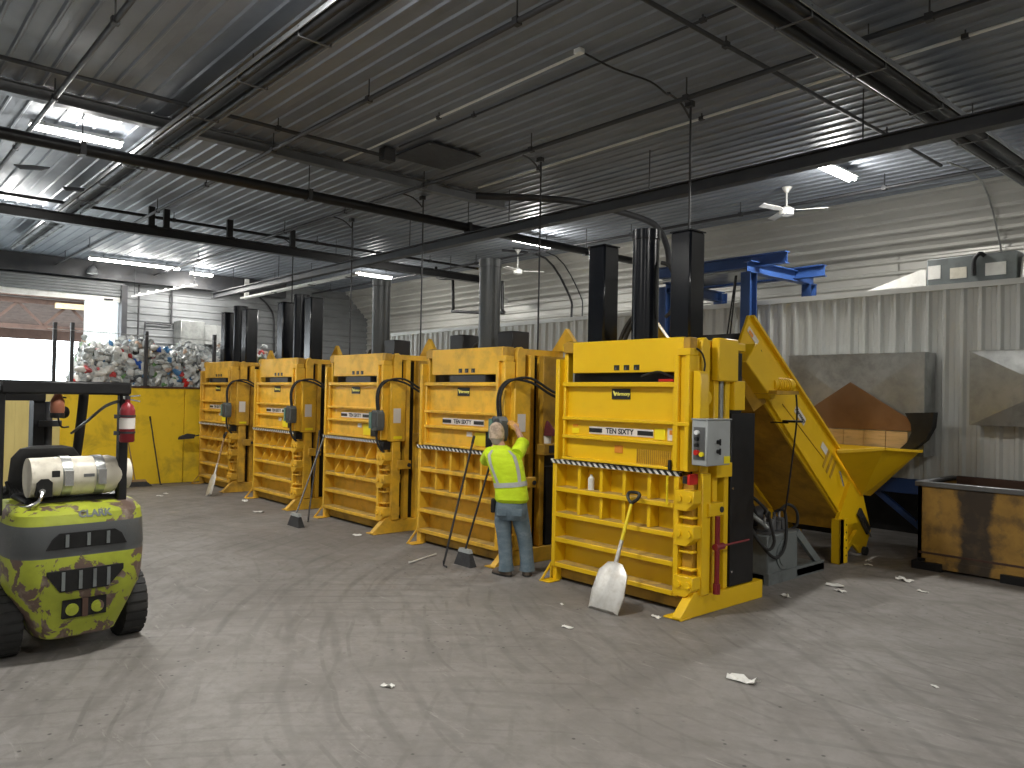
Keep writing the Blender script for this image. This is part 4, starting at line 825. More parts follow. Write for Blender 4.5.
for k, pts in enumerate(([(0.15, 0.17, 0.78), (0.20, 0.28, 0.86), (0.26, 0.38, 0.78), (0.26, 0.40, 0.62), (0.2, 0.34, 0.55)], [(0.15, 0.06, 0.78), (0.26, 0.10, 0.80), (0.34, 0.0, 0.5), (0.36, -0.14, 0.34), (0.35, -0.30, 0.32), (0.26, -0.40, 0.46), (0.1, -0.44, 0.7)],
                          [(0.15, -0.05, 0.78), (0.24, -0.2, 0.72), (0.36, -0.3, 0.5), (0.34, -0.42, 0.42), (0.2, -0.5, 0.6), (0.0, -0.55, 0.9)], [(-0.1, -0.3, 0.75), (-0.1, -0.42, 1.1), (0.0, -0.5, 1.25), (0.06, -0.36, 1.0), (0.1, -0.2, 0.7)],
                          [(0.15, -0.16, 0.78), (0.22, -0.28, 0.86), (0.16, -0.45, 1.0), (0.02, -0.6, 1.15)])):
    MB().tube(pts, 0.018, 8).build('hose', 'rubber', t)
MB().cyl((-0.05, -0.46, 0.5), (-0.05, -0.46, 1.12), 0.05, 12).build('filter_canister', 'black_paint', t)
MB().box(-0.12, 0.02, -0.5, -0.35, 0.42, 0.52).build('filter_bracket', 'black_paint', t)

# ---------------------------------------------------------------- dumpster
t = thing('dumpster', 'rusty ochre dumpster with a black stain at the right edge', 'dumpster', (-3.95, 10.5, 0))
W_, D_, H_ = 2.5, 1.25, 1.08
MB().prism([(0.0, 0.14), (0.0, H_), (0.05, H_), (0.05, 0.14)], 'y', 0.0, D_).build('side_wall', 'dumpster_paint', t)
MB().box(W_-0.05, W_, 0, D_, 0.14, H_).build('side_wall', 'dumpster_paint', t)
MB().box(0, W_, 0, 0.05, 0.14, H_).build('front_wall', 'dumpster_paint', t); MB().box(0, W_, D_-0.05, D_, 0.14, H_).build('rear_wall', 'rust', t)
MB().box(0.05, W_-0.05, 0.05, D_-0.05, 0.14, 0.18).build('floor_plate', 'rust', t)
MB().box(-0.03, W_+0.03, -0.035, 0.05, H_-0.03, H_+0.035).build('rim', 'mid_steel', t, bevel=0.008); MB().box(-0.03, 0.05, 0.05, D_, H_-0.03, H_+0.035).build('rim', 'mid_steel', t, bevel=0.008)
MB().box(0.05, W_, D_-0.06, D_+0.03, H_-0.03, H_+0.035).build('rim', 'rust', t)
MB().box(0.02, W_-0.02, -0.012, 0.0, 0.20, 0.225).build('weld_seam', 'rust', t)
for x0 in (-0.05, 0.95, 1.9): MB().box(x0, x0+0.35, -0.06, D_, 0.0, 0.10).box(x0+0.05, x0+0.3, 0.02, D_, 0.10, 0.14).build('skid', 'black_paint', t)
MB().box(0.1, W_, -0.01, 0.05, 0.03, 0.14).build('lower_skirt', 'dumpster_paint', t)

# ---------------------------------------------------------------- bunker wall and heap of plastics
bw = thing('bunker_wall', 'bright yellow bunker wall holding back the heap of plastics', 'bunker wall', (-18.0, 5.2, 0))
for y0, y1 in ((-1.65, -0.42), (-0.41, 0.82), (0.83, 2.3)): MB().box(-0.22, 0.0, y0, y1, 0, 2.12).build('wall_slab', 'bunker_yellow', bw, bevel=0.012)
MB().box(-0.24, 0.02, -1.66, 2.3, 2.12, 2.16).build('cap_rail', 'rust', bw)
bp_ = thing('bunker_door', 'pale yellow ribbed steel panels seen through the forklift', 'panel', (-18.0, 1.2, 0))
for i in range(9): MB().prism([(0.0, -0.005), (0.05, 0.03), (0.18, 0.03), (0.23, -0.005), (0.26, -0.005), (0.26, -0.06), (0.0, -0.06)], 'z', 0, 2.0).build('ribbed_panel', 'bunker_pale', bp_, loc=(0.0, -0.02+i*0.262, 0), rot=(0, 0, PI/2))
for k, (yy, zt, lab) in enumerate(((3.44, 3.44, 'leftmost thin black post on the bunker wall'), (3.76, 3.46, 'thin black post second from the doorway on the bunker wall'), (5.22, 3.38, 'black post rising mid-way along the plastics heap'), (6.72, 3.40, 'black post beside the farthest baler rams'))):
    p_ = tag(MB().box(-18.20, -18.12, yy-0.035, yy+0.035, 2.16, zt).box(-18.24, -18.08, yy-0.07, yy+0.07, 2.16, 2.18).build('fence_post', 'dark_steel', bevel=0.004), lab, 'post', 'posts on the bunker wall')
for k, zz in enumerate((2.95,)):
    tag(MB().cyl((-18.10, 3.3, zz+0.35), (-18.10, 6.8, zz+0.30), 0.006, 6).build('fence_wire', 'galvanised'), 'thin wire strung between the bunker posts', 'wire')
random.seed(11)
bm = bmesh.new(); bmesh.ops.create_icosphere(bm, subdivisions=1, radius=1); ico_v = [v.co.copy() for v in bm.verts]; ico_f = [[v.index for v in f.verts] for f in bm.faces]; bm.free()
def heap_z(x, y):
    e = min(1, max(0, (y-3.25-0.17*(-18.3-x))/0.9)); b = min(1.0, max(0.0, (11.3-y)/1.6)); back = 1+0.10*min(1, (-18.3-x)/3)
    return (0.1+2.8*e)*back*(0.3+0.7*b) + 0.16*math.sin(x*2.1+y*1.7)+0.10*math.sin(y*5.1+x)
pv, pf, tint = [], [], []
def crumple(c, s, tn, sq=(1, 1, 1)):
    R = Matrix.Rotation(random.uniform(0, 6.3), 3, 'X') @ Matrix.Rotation(random.uniform(0, 6.3), 3, 'Z')
    o = len(pv)
    for v in ico_v:
        q = Vector((v.x*sq[0], v.y*sq[1], v.z*sq[2]))*s*random.uniform(0.62, 1.2); pv.append(tuple(Vector(c)+R @ q)); tint.append(tn)
    pf.extend([tuple(i+o for i in f) for f in ico_f])
for i in range(9000):
    x = -18.32 - abs(random.gauss(0, 1))*2.4; y = random.uniform(2.6, 11.2)
    if x < XF+0.3: continue
    z = heap_z(x, y)*random.uniform(0.80, 1.0) if i % 2 else random.uniform(1.7, max(1.71, heap_z(-18.4, y)+0.05))
    if not i % 2: x = -18.36-random.uniform(0, 0.36)
    if z < 0.9: continue
    crumple((x, y, z), random.uniform(0.05, 0.12), random.random(), (1, random.uniform(0.55, 1), random.uniform(0.7, 1.6)))
me = bpy.data.meshes.new('plastic_heap'); me.from_pydata(pv, [], pf); at = me.attributes.new('tint', 'FLOAT', 'POINT'); at.data.foreach_set('value', tint); me.materials.append(MATS['plastic_waste'])
hp = bpy.data.objects.new('plastic_heap', me); COL.objects.link(hp); hp['kind'] = 'stuff'; tag(hp, 'heap of crushed clear and white plastic bottles behind the yellow wall', 'plastic waste')
core = MB(); gx = [-18.72-i*0.5 for i in range(15)]; gy = [2.5+j*0.5 for j in range(18)]
cvs = [(x, y, max(0.05, heap_z(x, y)-0.18)) for x in gx for y in gy]
core.add(cvs, [(i*18+j, i*18+j+1, (i+1)*18+j+1, (i+1)*18+j) for i in range(14) for j in range(17)])
core.add([(x, y, 0.0) for y in gy for x in (-18.72,)]+[(-18.72, y, max(0.05, heap_z(-18.72, y)-0.18)) for y in gy], [(j, j+1, j+19, j+18) for j in range(17)])
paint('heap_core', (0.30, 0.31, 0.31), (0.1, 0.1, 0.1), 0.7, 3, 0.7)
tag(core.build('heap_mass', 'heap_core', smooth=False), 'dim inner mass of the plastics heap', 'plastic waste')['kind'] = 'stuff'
# larger pieces lying on the face of the heap
def bottle_mesh():
    return MB().rings([(0, 0, 0, 0.05, 0.05), (0, 0, 0.02, 0.075, 0.075), (0, 0, 0.10, 0.07, 0.06), (0.01, 0, 0.16, 0.078, 0.07), (0, 0, 0.22, 0.05, 0.05), (0, 0, 0.25, 0.02, 0.02), (0, 0, 0.28, 0.022, 0.022)], 10)
for nm, mt, lab in (('plastic_jug', 'white_paint', 'white plastic jug on the face of the plastics heap'), ('plastic_bag', 'paper', 'crumpled white bag on the plastics heap'), ('red_wrapper', 'red_plastic', 'crumpled red wrapper on the plastics heap'), ('blue_wrapper', 'blue_plastic', 'crumpled blue wrapper on the plastics heap'), ('black_bag', 'black_print', 'crumpled black bag on the plastics heap')):
    for k in range({'plastic_jug': 14, 'plastic_bag': 14, 'red_wrapper': 7, 'blue_wrapper': 3, 'black_bag': 4}[nm]):
        y = random.uniform(3.5, 8.8); x = -18.42; top = heap_z(x, y); z = random.uniform(2.25, top+0.02)
        if nm == 'plastic_jug': o = bottle_mesh().build(nm, mt, loc=(x, y, z), rot=(random.uniform(0, 3), random.uniform(0, 3), random.uniform(0, 3)))
        else:
            s0, s1 = len(pv), len(pf); a, b = random.uniform(0.10, 0.2), random.uniform(0.5, 0.9); q = MB()
            vs = [Vector((v.x, v.y*b, v.z*0.6))*a*random.uniform(0.6, 1.25) for v in ico_v]; q.add(vs, ico_f); o = q.build(nm, mt, smooth=False, loc=(x, y, z), rot=(random.uniform(0, 3), random.uniform(0, 3), random.uniform(0, 3)))
        tag(o, lab, 'waste', nm.replace('_', ' ')+' pieces on the heap')

# ---------------------------------------------------------------- forklift (rear toward the camera, mast pointing away)
FKR = math.radians(3)
t = thing('forklift', 'lime forklift with chipped paint cut by the left picture edge', 'forklift', (-7.18, 1.5, 0), FKR)
def cw_ring(z, xr, hw, xf=-0.25, n=15):
    pts = []
    for i in range(n):
        a = -PI/2 + PI*i/(n-1); c, s = math.cos(a), math.sin(a)
        pts.append((xf + (xr-xf)*abs(c)**(2/5.5), hw*math.copysign(abs(s)**(2/5.5), s), z))
    return pts
lev = [(0.15, 0.38, 0.27), (0.17, 0.42, 0.30), (0.34, 0.46, 0.38), (0.52, 0.485, 0.47), (0.62, 0.49, 0.49), (0.80, 0.50, 0.50), (0.82, 0.495, 0.495), (0.84, 0.50, 0.50), (1.04, 0.49, 0.49), (1.06, 0.485, 0.485), (1.12, 0.47, 0.48), (1.17, 0.36, 0.45), (1.185, 0.2, 0.42)]
cw = MB(); rg = [cw_ring(*l) for l in lev]; n = len(rg[0])
cw.add([p for r in rg for p in r], [(i*n+j, i*n+j+1, (i+1)*n+j+1, (i+1)*n+j) for i in range(len(rg)-1) for j in range(n-1)] + [tuple(range(n)), tuple((len(rg)-1)*n+j for j in range(n))])
cwo = cw.build('counterweight', 'lime_chipped', t)
def slot(pts, nm, bars):
    o = MB().prism(pts, 'x', 0.40, 0.507).build(nm, 'void_shade', cwo)  # slightly proud dark panel, its colour stands in for the recess shade
    z0 = min(p[1] for p in pts); z1 = max(p[1] for p in pts)
    return [MB().box(0.50, 0.514, y-0.012, y+0.012, z0+0.012, z1-0.012).build(nm+'_bar', 'pack_grey', cwo) for y in bars]
slot([(-0.28, 0.865), (-0.24, 0.94), (-0.19, 0.985), (0.20, 0.985), (0.25, 0.95), (0.29, 0.865)], 'vent', (-0.14, 0.01, 0.15))
slot([(-0.18, 0.535), (0.16, 0.535), (0.27, 0.66), (0.27, 0.70), (-0.27, 0.70), (-0.27, 0.67)], 'grille', (-0.16, -0.04, 0.06, 0.16))
MB().prism([(-0.155, 0.325), (0.155, 0.325), (0.155, 0.465), (-0.155, 0.465)], 'x', 0.38, 0.488).build('hitch_recess', 'void_shade', cwo)  # dark block coloured as the shade inside the hitch recess
MB().box(0.47, 0.50, -0.02, 0.02, 0.325, 0.465).build('hitch_pin', 'rust', cwo)
for s in (-1, 1): MB().cyl((0.47, s*0.09, 0.39), (0.497, s*0.09, 0.39), 0.046, 16).cyl((0.495, s*0.09, 0.39), (0.503, s*0.09, 0.39), 0.022, 12).build('reflector', 'lime_chipped', cwo)
text_mesh('CLARK', 0.075, 'pack_grey', 'maker_lettering', cwo, (0.468, 0.06, 1.115), (math.radians(70), 0, PI/2), bold=0.003, ext=0.004)
# chassis, hood, seat
MB().prism([(-1.55, 0.25), (-0.2, 0.25), (-0.2, 0.95), (-0.35, 1.12), (-1.0, 1.12), (-1.08, 0.62), (-1.45, 0.6), (-1.55, 0.75)], 'y', -0.45, 0.45).build('chassis', 'pack_grey', t, bevel=0.02)
MB().box(-0.30, 0.20, -0.36, 0.36, 1.12, 1.22).build('tank_cradle', 'black_paint', t, bevel=0.02)
MB().rings([(-0.45, -0.08, 1.12, 0.08, 0.24), (-0.44, -0.08, 1.30, 0.085, 0.27), (-0.40, -0.08, 1.50, 0.075, 0.26), (-0.38, -0.08, 1.58, 0.06, 0.20), (-0.37, -0.08, 1.60, 0.03, 0.12)], 18, power=3).build('seat_back', 'rubber', t)
MB().rings([(-0.68, -0.08, 1.12, 0.26, 0.25), (-0.68, -0.08, 1.20, 0.27, 0.26), (-0.68, -0.08, 1.23, 0.22, 0.22)], 18, power=4).build('seat_cushion', 'rubber', t)
MB().box(-0.30, -0.05, 0.06, 0.30, 1.22, 1.26).build('cushion_pad', 'mid_steel', t)
sw = MB().tube([(-1.02+0.06*math.cos(a), 0.0+0.19*math.sin(a), 1.42+0.17*math.cos(a)*0.55) for a in [2*PI*i/20 for i in range(21)]], 0.016, 8, caps=False).build('steering_wheel', 'rubber', t)
MB().cyl((-1.02, 0.0, 1.42), (-1.22, 0.0, 1.12), 0.03, 10).build('steering_column', 'black_paint', sw)
for a in (0.5, 2.6, 4.7): MB().cyl((-1.02, 0.0, 1.42), (-1.02+0.06*math.cos(a), 0.0+0.19*math.sin(a), 1.42+0.093*math.cos(a)), 0.012, 6).build('wheel_spoke', 'black_paint', sw)
MB().box(-1.45, -1.15, -0.42, 0.42, 0.7, 1.14).build('dash_cowl', 'black_paint', t, bevel=0.03)
# wheels
def wheel(x, y, r, w_, nm='wheel'):
    wl = MB().tube([(x, y-w_/2, r), (x, y-w_/2+0.02, r), (x, y+w_/2-0.02, r), (x, y+w_/2, r)], [r*0.9, r, r, r*0.9], 28).build(nm, 'rubber', t)
    MB().cyl((x, y-w_/2-0.005, r), (x, y+w_/2+0.005, r), r*0.52, 20).build('rim', 'lime_chipped', wl)
    for i in range(24):
        a = 2*PI*i/24; c = Vector((x+math.cos(a)*r, y, r+math.sin(a)*r))
        MB().bar(c-Vector((0, w_/2-0.01, 0)), c+Vector((0, w_/2-0.01, 0)), 0.05, 0.012, up=(math.cos(a), 0, math.sin(a))).build('tread_lug', 'rubber', wl)
for s in (-1, 1): wheel(0.02, s*0.455, 0.275, 0.19)
for s in (-1, 1): wheel(-1.45, s*0.47, 0.33, 0.22)
MB().cyl((0.02, -0.45, 0.275), (0.02, 0.45, 0.275), 0.05, 10).build('rear_axle', 'rust', t)
# overhead guard
gd = MB().box(-1.45, 0.28, 0.30, 0.37, 2.05, 2.15).box(-1.45, 0.28, -0.56, -0.49, 2.05, 2.15).box(0.22, 0.29, -0.56, 0.37, 2.045, 2.15).box(-1.45, -1.38, -0.52, 0.37, 2.05, 2.15).build('overhead_guard', 'black_paint', t, bevel=0.015)
for i in range(6): MB().box(-1.2+i*0.23, -1.13+i*0.23, -0.46, 0.32, 2.09, 2.13).build('guard_slat', 'black_paint', gd)
MB().box(0.18, 0.26, 0.29, 0.36, 1.12, 2.06).build('rear_pillar', 'black_paint', gd, bevel=0.008); MB().box(0.18, 0.26, -0.575, -0.52, 1.12, 2.06).build('rear_pillar', 'black_paint', gd, bevel=0.008)
MB().tube([(-1.42, 0.36, 0.95), (-1.28, 0.39, 1.45), (-1.18, 0.40, 1.85), (-1.10, 0.39, 2.03), (-1.0, 0.36, 2.09)], 0.045, 10).build('front_pillar', 'black_paint', gd)
MB().tube([(-1.42, -0.43, 0.95), (-1.28, -0.43, 1.45), (-1.18, -0.43, 1.85), (-1.10, -0.43, 2.03), (-1.0, -0.43, 2.09)], 0.045, 10).build('front_pillar', 'black_paint', gd)
MB().rings([(-0.55, 0.03, 1.86, 0.05, 0.05), (-0.55, 0.03, 1.90, 0.058, 0.058), (-0.55, 0.03, 1.98, 0.055, 0.055), (-0.55, 0.03, 2.03, 0.03, 0.03), (-0.55, 0.03, 2.10, 0.02, 0.02)], 16).build('beacon', 'amber', gd)
MB().rings([(-0.55, 0.03, 1.83, 0.056, 0.056), (-0.55, 0.03, 1.875, 0.06, 0.06)], 16).build('beacon_base', 'black_paint', gd)
ml = MB().tube([(-1.22, 0.30, 1.72), (-1.22, 0.22, 1.74), (-1.22, 0.20, 1.98), (-1.22, 0.27, 2.0)], 0.008, 6).build('mirror_bracket', 'black_paint', gd)
MB().ball((-1.22, 0.255, 1.86), (0.04, 0.05, 0.06)).build('mirror', 'black_paint', ml)
MB().ball((-1.12, 0.42, 1.30), (0.05, 0.06, 0.07)).cyl((-1.12, 0.42, 1.2), (-1.2, 0.40, 1.05), 0.02, 6).build('work_light', 'black_paint', t)
MB().tube([(0.22, 0.31, 2.0), (0.12, 0.22, 1.95), (-0.2, 0.18, 1.82), (-0.7, 0.26, 1.75), (-1.2, 0.32, 1.66)], 0.013, 8).build('guard_hose', 'mid_steel', gd)
# mast
ms = MB().box(-1.98, -1.80, 0.13, 0.23, 0.10, 2.02).box(-1.98, -1.80, -0.42, -0.33, 0.10, 2.02).build('mast', 'black_paint', t)
MB().box(-2.0, -1.78, -0.42, 0.23, 1.96, 2.03).box(-2.0, -1.78, -0.42, 0.23, 1.0, 1.06).build('mast_crosshead', 'black_paint', ms)
MB().cyl((-1.9, 0.28, 0.2), (-1.9, 0.28, 1.95), 0.045, 12).build('lift_ram', 'dark_steel', ms)
MB().box(-1.86, -1.74, 0.17, 0.37, 1.70, 1.76).build('ram_clamp', 'dark_steel', ms)
for s in (-0.28, 0.12): MB().prism([(-2.02, 0.05), (-3.0, 0.03), (-3.0, 0.05), (-2.1, 0.10), (-2.06, 0.55), (-2.02, 0.55)], 'y', s-0.05, s+0.05).build('fork_tine', 'dark_steel', ms)
for k in range(5): MB().tube([(-0.34, -0.30+0.03*k, 1.12), (-0.42, -0.36+0.02*k, 1.30), (-0.5, -0.34+0.02*k, 1.22), (-0.7, -0.38, 1.16+0.02*k)], 0.014, 6).build('hose', 'rubber', t)
# propane cylinder across the rear
lt = thing('propane_cylinder', 'cream propane cylinder strapped across the back of the forklift', 'gas cylinder', (-7.05, 1.53, 1.385), FKR)
prof = [(-0.36, 0.115), (-0.36, 0.155), (-0.26, 0.155), (-0.255, 0.157), (0.22, 0.157), (0.28, 0.14), (0.32, 0.115), (0.325, 0.125), (0.38, 0.125), (0.38, 0.10)]
MB().tube([(0, y, 0) for y, r in prof], [r for y, r in prof], 28).build('shell', 'cream_tank', lt)
for y in (-0.11, 0.13):
    st = MB().tube([(0, y-0.035, 0), (0, y+0.035, 0)], 0.163, 28).build('strap', 'galvanised', lt)
    MB().box(0.155, 0.19, y-0.03, y+0.03, -0.06, 0.06).build('buckle', 'chrome', st)
MB().prism([(-0.33, -0.14), (-0.22, -0.14), (-0.22, -0.03), (-0.25, 0.0), (-0.30, 0.0), (-0.33, -0.03)], 'x', 0.10, 0.162).build('collar_opening', 'void_shade', lt)
MB().cyl((0.165, -0.30, -0.09), (0.21, -0.30, -0.09), 0.022, 8).tube([(0.20, -0.30, -0.10), (0.24, -0.33, -0.16), (0.2, -0.38, -0.2), (0.05, -0.42, -0.22)], 0.014, 8).build('valve', 'chrome', lt)
MB().box(0.150, 0.1575, -0.225, -0.17, 0.01, 0.06).build('label_plate', 'black_print', lt)
MB().box(0.156, 0.1585, 0.0, 0.08, 0.0, 0.025).build('stencil_mark', 'mid_steel', lt)
# fire extinguisher on the rear pillar
fe = thing('fire_extinguisher', 'red fire extinguisher clamped to the forklift rear pillar', 'fire extinguisher', (-6.84, 1.835, 1.66), FKR)
MB().rings([(0, 0, 0, 0.05, 0.05), (0, 0, 0.015, 0.058, 0.058), (0, 0, 0.26, 0.058, 0.058), (0, 0, 0.30, 0.045, 0.045), (0, 0, 0.325, 0.02, 0.02), (0, 0, 0.35, 0.02, 0.02)], 20).build('cylinder', 'red_paint', fe)
MB().rings([(0, 0, 0.11, 0.0595, 0.0595), (0, 0, 0.20, 0.0595, 0.0595)], 20).build('label_band', 'sticker_white', fe)
for z in (0.08, 0.215): MB().rings([(0, 0, z-0.008, 0.063, 0.063), (0, 0, z+0.008, 0.063, 0.063)], 20).box(-0.12, -0.05, -0.02, 0.02, z-0.01, z+0.01).box(-0.01, 0.01, -0.10, -0.05, z-0.02, z+0.012).build('clamp_band', 'dark_steel', fe)
MB().bar((-0.02, -0.03, 0.37), (0.02, 0.09, 0.385), 0.018, 0.012).bar((-0.02, -0.03, 0.36), (0.02, 0.09, 0.335), 0.018, 0.012).build('lever', 'chrome', fe)
MB().cyl((0, 0, 0.33), (0, 0, 0.38), 0.02, 10).build('valve_head', 'dark_steel', fe)

# ---------------------------------------------------------------- worker, seen from behind with arms raised
pw = thing('person', 'worker in lime hi-vis shirt and jeans reaching up to the baler controls', 'person', (-6.76, 6.0, 0), math.radians(41))
J = dict(pel=(0.0, 0, 0.93), sp=(-0.03, 0.0, 1.12), ch=(-0.09, 0.02, 1.36), nk=(-0.15, 0.05, 1.50), hd=(-0.19, 0.07, 1.62), ht=(-0.20, 0.08, 1.75),
         ls=(-0.27, 0.03, 1.40), le=(-0.34, 0.20, 1.32), lw=(-0.22, 0.26, 1.54), lh=(-0.18, 0.28, 1.61), rs=(0.07, 0.04, 1.45), re=(0.105, 0.22, 1.55), rw=(0.02, 0.27, 1.70), rh=(-0.03, 0.28, 1.76),
         lk=(-0.075, 0.04, 0.50), la=(-0.04, 0.0, 0.09), rk=(0.155, 0.04, 0.50), ra=(0.20, 0.05, 0.09), lhip=(-0.09, 0, 0.88), rhip=(0.10, 0, 0.88))
ks = list(J); idx = {k: i for i, k in enumerate(ks)}
ed = [('pel', 'sp'), ('sp', 'ch'), ('ch', 'nk'), ('nk', 'hd'), ('hd', 'ht'), ('ch', 'ls'), ('ls', 'le'), ('le', 'lw'), ('lw', 'lh'), ('ch', 'rs'), ('rs', 're'), ('re', 'rw'), ('rw', 'rh'), ('pel', 'lhip'), ('lhip', 'lk'), ('lk', 'la'), ('pel', 'rhip'), ('rhip', 'rk'), ('rk', 'ra')]
rad = dict(pel=.10, sp=.10, ch=.11, nk=.055, hd=.085, ht=.07, ls=.055, le=.042, lw=.03, lh=.035, rs=.055, re=.043, rw=.031, rh=.036, lk=.05, la=.035, rk=.05, ra=.035, lhip=.075, rhip=.075)
me = bpy.data.meshes.new('body'); me.from_pydata([J[k] for k in ks], [(idx[a], idx[b]) for a, b in ed], []); me.materials.append(MATS['skin'])
body = bpy.data.objects.new('body', me); COL.objects.link(body); body.parent = pw
sk = body.modifiers.new('skin', 'SKIN'); sk.use_smooth_shade = True
if not me.skin_vertices: me.attributes
for k in ks:
    try: me.skin_vertices[0].data[idx[k]].radius = (rad[k], rad[k])
    except Exception: pass
try: me.skin_vertices[0].data[idx['pel']].use_root = True
except Exception: pass
sb = body.modifiers.new('subdivision', 'SUBSURF'); sb.levels = 1; sb.render_levels = 2
# head shape, ears, nose, hair, cap
hd = Vector(J['hd'])
MB().rings([(hd.x+0.015, hd.y-0.01, hd.z-0.12, 0.05, 0.06), (hd.x+0.005, hd.y+0.0, hd.z-0.06, 0.066, 0.085), (hd.x, hd.y+0.0, hd.z, 0.075, 0.098), (hd.x-0.005, hd.y, hd.z+0.06, 0.076, 0.098), (hd.x-0.01, hd.y, hd.z+0.11, 0.055, 0.075), (hd.x-0.012, hd.y, hd.z+0.13, 0.02, 0.03)], 20).build('head', 'skin', pw)
for s in (-1, 1): MB().ball((hd.x+s*0.078, hd.y-0.01, hd.z-0.01), (0.012, 0.022, 0.034), 10, 6).build('ear', 'skin', pw)
MB().prism([(hd.y+0.09, hd.z+0.02), (hd.y+0.125, hd.z-0.03), (hd.y+0.09, hd.z-0.04)], 'x', hd.x-0.014, hd.x+0.014).build('nose', 'skin', pw)
for s in (-1, 1): MB().ball((hd.x+s*0.03, hd.y+0.09, hd.z+0.02), 0.012, 8, 6).build('eye', 'white_paint', pw)
MB().box(hd.x-0.025, hd.x+0.025, hd.y+0.082, hd.y+0.094, hd.z-0.066, hd.z-0.058).build('mouth', 'red_paint', pw)
MB().rings([(hd.x+0.008, hd.y-0.018, hd.z-0.09, 0.058, 0.065), (hd.x, hd.y-0.014, hd.z-0.03, 0.078, 0.092), (hd.x-0.003, hd.y-0.012, hd.z+0.03, 0.080, 0.094)], 18, caps=False).build('hair', 'grey_hair', pw)
cp = MB().rings([(hd.x-0.002, hd.y-0.002, hd.z-0.02, 0.090, 0.112), (hd.x-0.005, hd.y-0.002, hd.z+0.06, 0.092, 0.114), (hd.x-0.01, hd.y, hd.z+0.12, 0.078, 0.098), (hd.x-0.012, hd.y, hd.z+0.155, 0.048, 0.06), (hd.x-0.013, hd.y, hd.z+0.168, 0.01, 0.012)], 20).build('cap', 'cap_cloth', pw)
MB().prism([(hd.x-0.075, hd.y+0.08), (hd.x-0.06, hd.y+0.17), (hd.x, hd.y+0.20), (hd.x+0.06, hd.y+0.17), (hd.x+0.075, hd.y+0.08)], 'z', hd.z+0.035, hd.z+0.05).build('cap_peak', 'cap_cloth', cp)
# hi-vis shirt: torso, sleeves, reflective bands
TR = [(0.005, 0.0, 0.86, 0.175, 0.125), (0.005, -0.01, 0.90, 0.195, 0.142), (0.0, -0.008, 0.98, 0.188, 0.135), (-0.01, -0.005, 1.08, 0.188, 0.13), (-0.035, 0.0, 1.20, 0.198, 0.135), (-0.065, 0.012, 1.32, 0.208, 0.138), (-0.085, 0.02, 1.41, 0.205, 0.125), (-0.10, 0.032, 1.47, 0.135, 0.095), (-0.115, 0.045, 1.52, 0.072, 0.072)]
TR = [(x_+0.005-0.035*max(0, (z_-1.0)/0.5), y_, z_, a_*1.02, b_*1.1) for i_, (x_, y_, z_, a_, b_) in enumerate(TR)]
sh = MB().rings(TR, 28, caps=False, power=2.5).build('shirt', 'shirt', pw)
for a, b_, r1 in (('ls', 'le', 0.085), ('rs', 're', 0.088)):
    A, B = Vector(J[a]), Vector(J[b_]); d = B-A
    MB().tube([A-d*0.35, A, A+d*0.5, A+d*0.92], [0.08, r1, r1*0.93, r1*0.92], 16).build('sleeve', 'shirt', sh)
def torso_pt(ang, z, out=0.006):
    for i in range(len(TR)-1):
        if TR[i][2] <= z <= TR[i+1][2]:
            f = (z-TR[i][2])/(TR[i+1][2]-TR[i][2]); q = [TR[i][k]*(1-f)+TR[i+1][k]*f for k in range(5)]; break
    c, s = math.cos(ang), math.sin(ang)
    return Vector((q[0]+(q[3]+out)*math.copysign(abs(c)**0.8, c), q[1]+(q[4]+out)*math.copysign(abs(s)**0.8, s), z))
def band(path, wv, nm):
    vs = [p for a, z, a2, z2 in path for p in (torso_pt(a, z), torso_pt(a2, z2))]; k = len(path)
    return MB().add(vs, [(2*i, 2*i+1, 2*i+3, 2*i+2) for i in range(k-1)]).build(nm, 'reflective', sh)
band([(2*PI*i/40, 1.045+0.02*math.cos(2*PI*i/40), 2*PI*i/40, 1.10+0.02*math.cos(2*PI*i/40)) for i in range(41)], 0, 'reflective_band')
for s in (-1, 1):
    path = []
    for i in range(14):
        z = 1.08+i*(1.465-1.08)/13; a = -PI/2+s*(0.62+0.10*math.sin(i/13*3)); da = 0.13
        path.append((a-da, z, a+da, z))
    band(path, 0, 'brace_band')
# belt, jeans, boots
MB().rings([(0.005, 0.0, 0.855, 0.188, 0.133), (0.005, 0.0, 0.905, 0.184, 0.130)], 24, caps=False).build('belt', 'black_paint', pw)
MB().box(-0.225, -0.175, -0.09, -0.01, 0.74, 0.90).build('tool_pouch', 'black_paint', pw, bevel=0.01)
jn = MB().rings([(0.005, 0.0, 0.90, 0.178, 0.125), (0.005, -0.008, 0.80, 0.192, 0.142), (0.008, -0.005, 0.72, 0.196, 0.135), (0.012, 0, 0.66, 0.17, 0.115)], 24, power=2.4).build('jeans', 'denim', pw)
for lg in (((-0.088, 0.0, 0.78), (-0.092, 0.01, 0.62), (-0.080, 0.035, 0.48), (-0.06, 0.02, 0.32), (-0.048, 0.005, 0.18), (-0.042, 0.0, 0.10), (-0.04, 0.0, 0.06)), ((0.10, 0.0, 0.78), (0.122, 0.015, 0.62), (0.155, 0.045, 0.48), (0.18, 0.05, 0.32), (0.195, 0.05, 0.18), (0.20, 0.05, 0.10), (0.20, 0.05, 0.06))):
    MB().tube(lg, [0.098, 0.100, 0.088, 0.082, 0.080, 0.087, 0.092], 18, ref=(0, 1, 0)).build('trouser_leg', 'denim', jn)
for s in (-1, 1): MB().prism([(s*0.09-0.055, 0.66+0.06), (s*0.09+0.055, 0.72), (s*0.09+0.055, 0.80), (s*0.09-0.055, 0.80)], 'y', -0.150, -0.141).build('back_pocket', 'denim', jn)
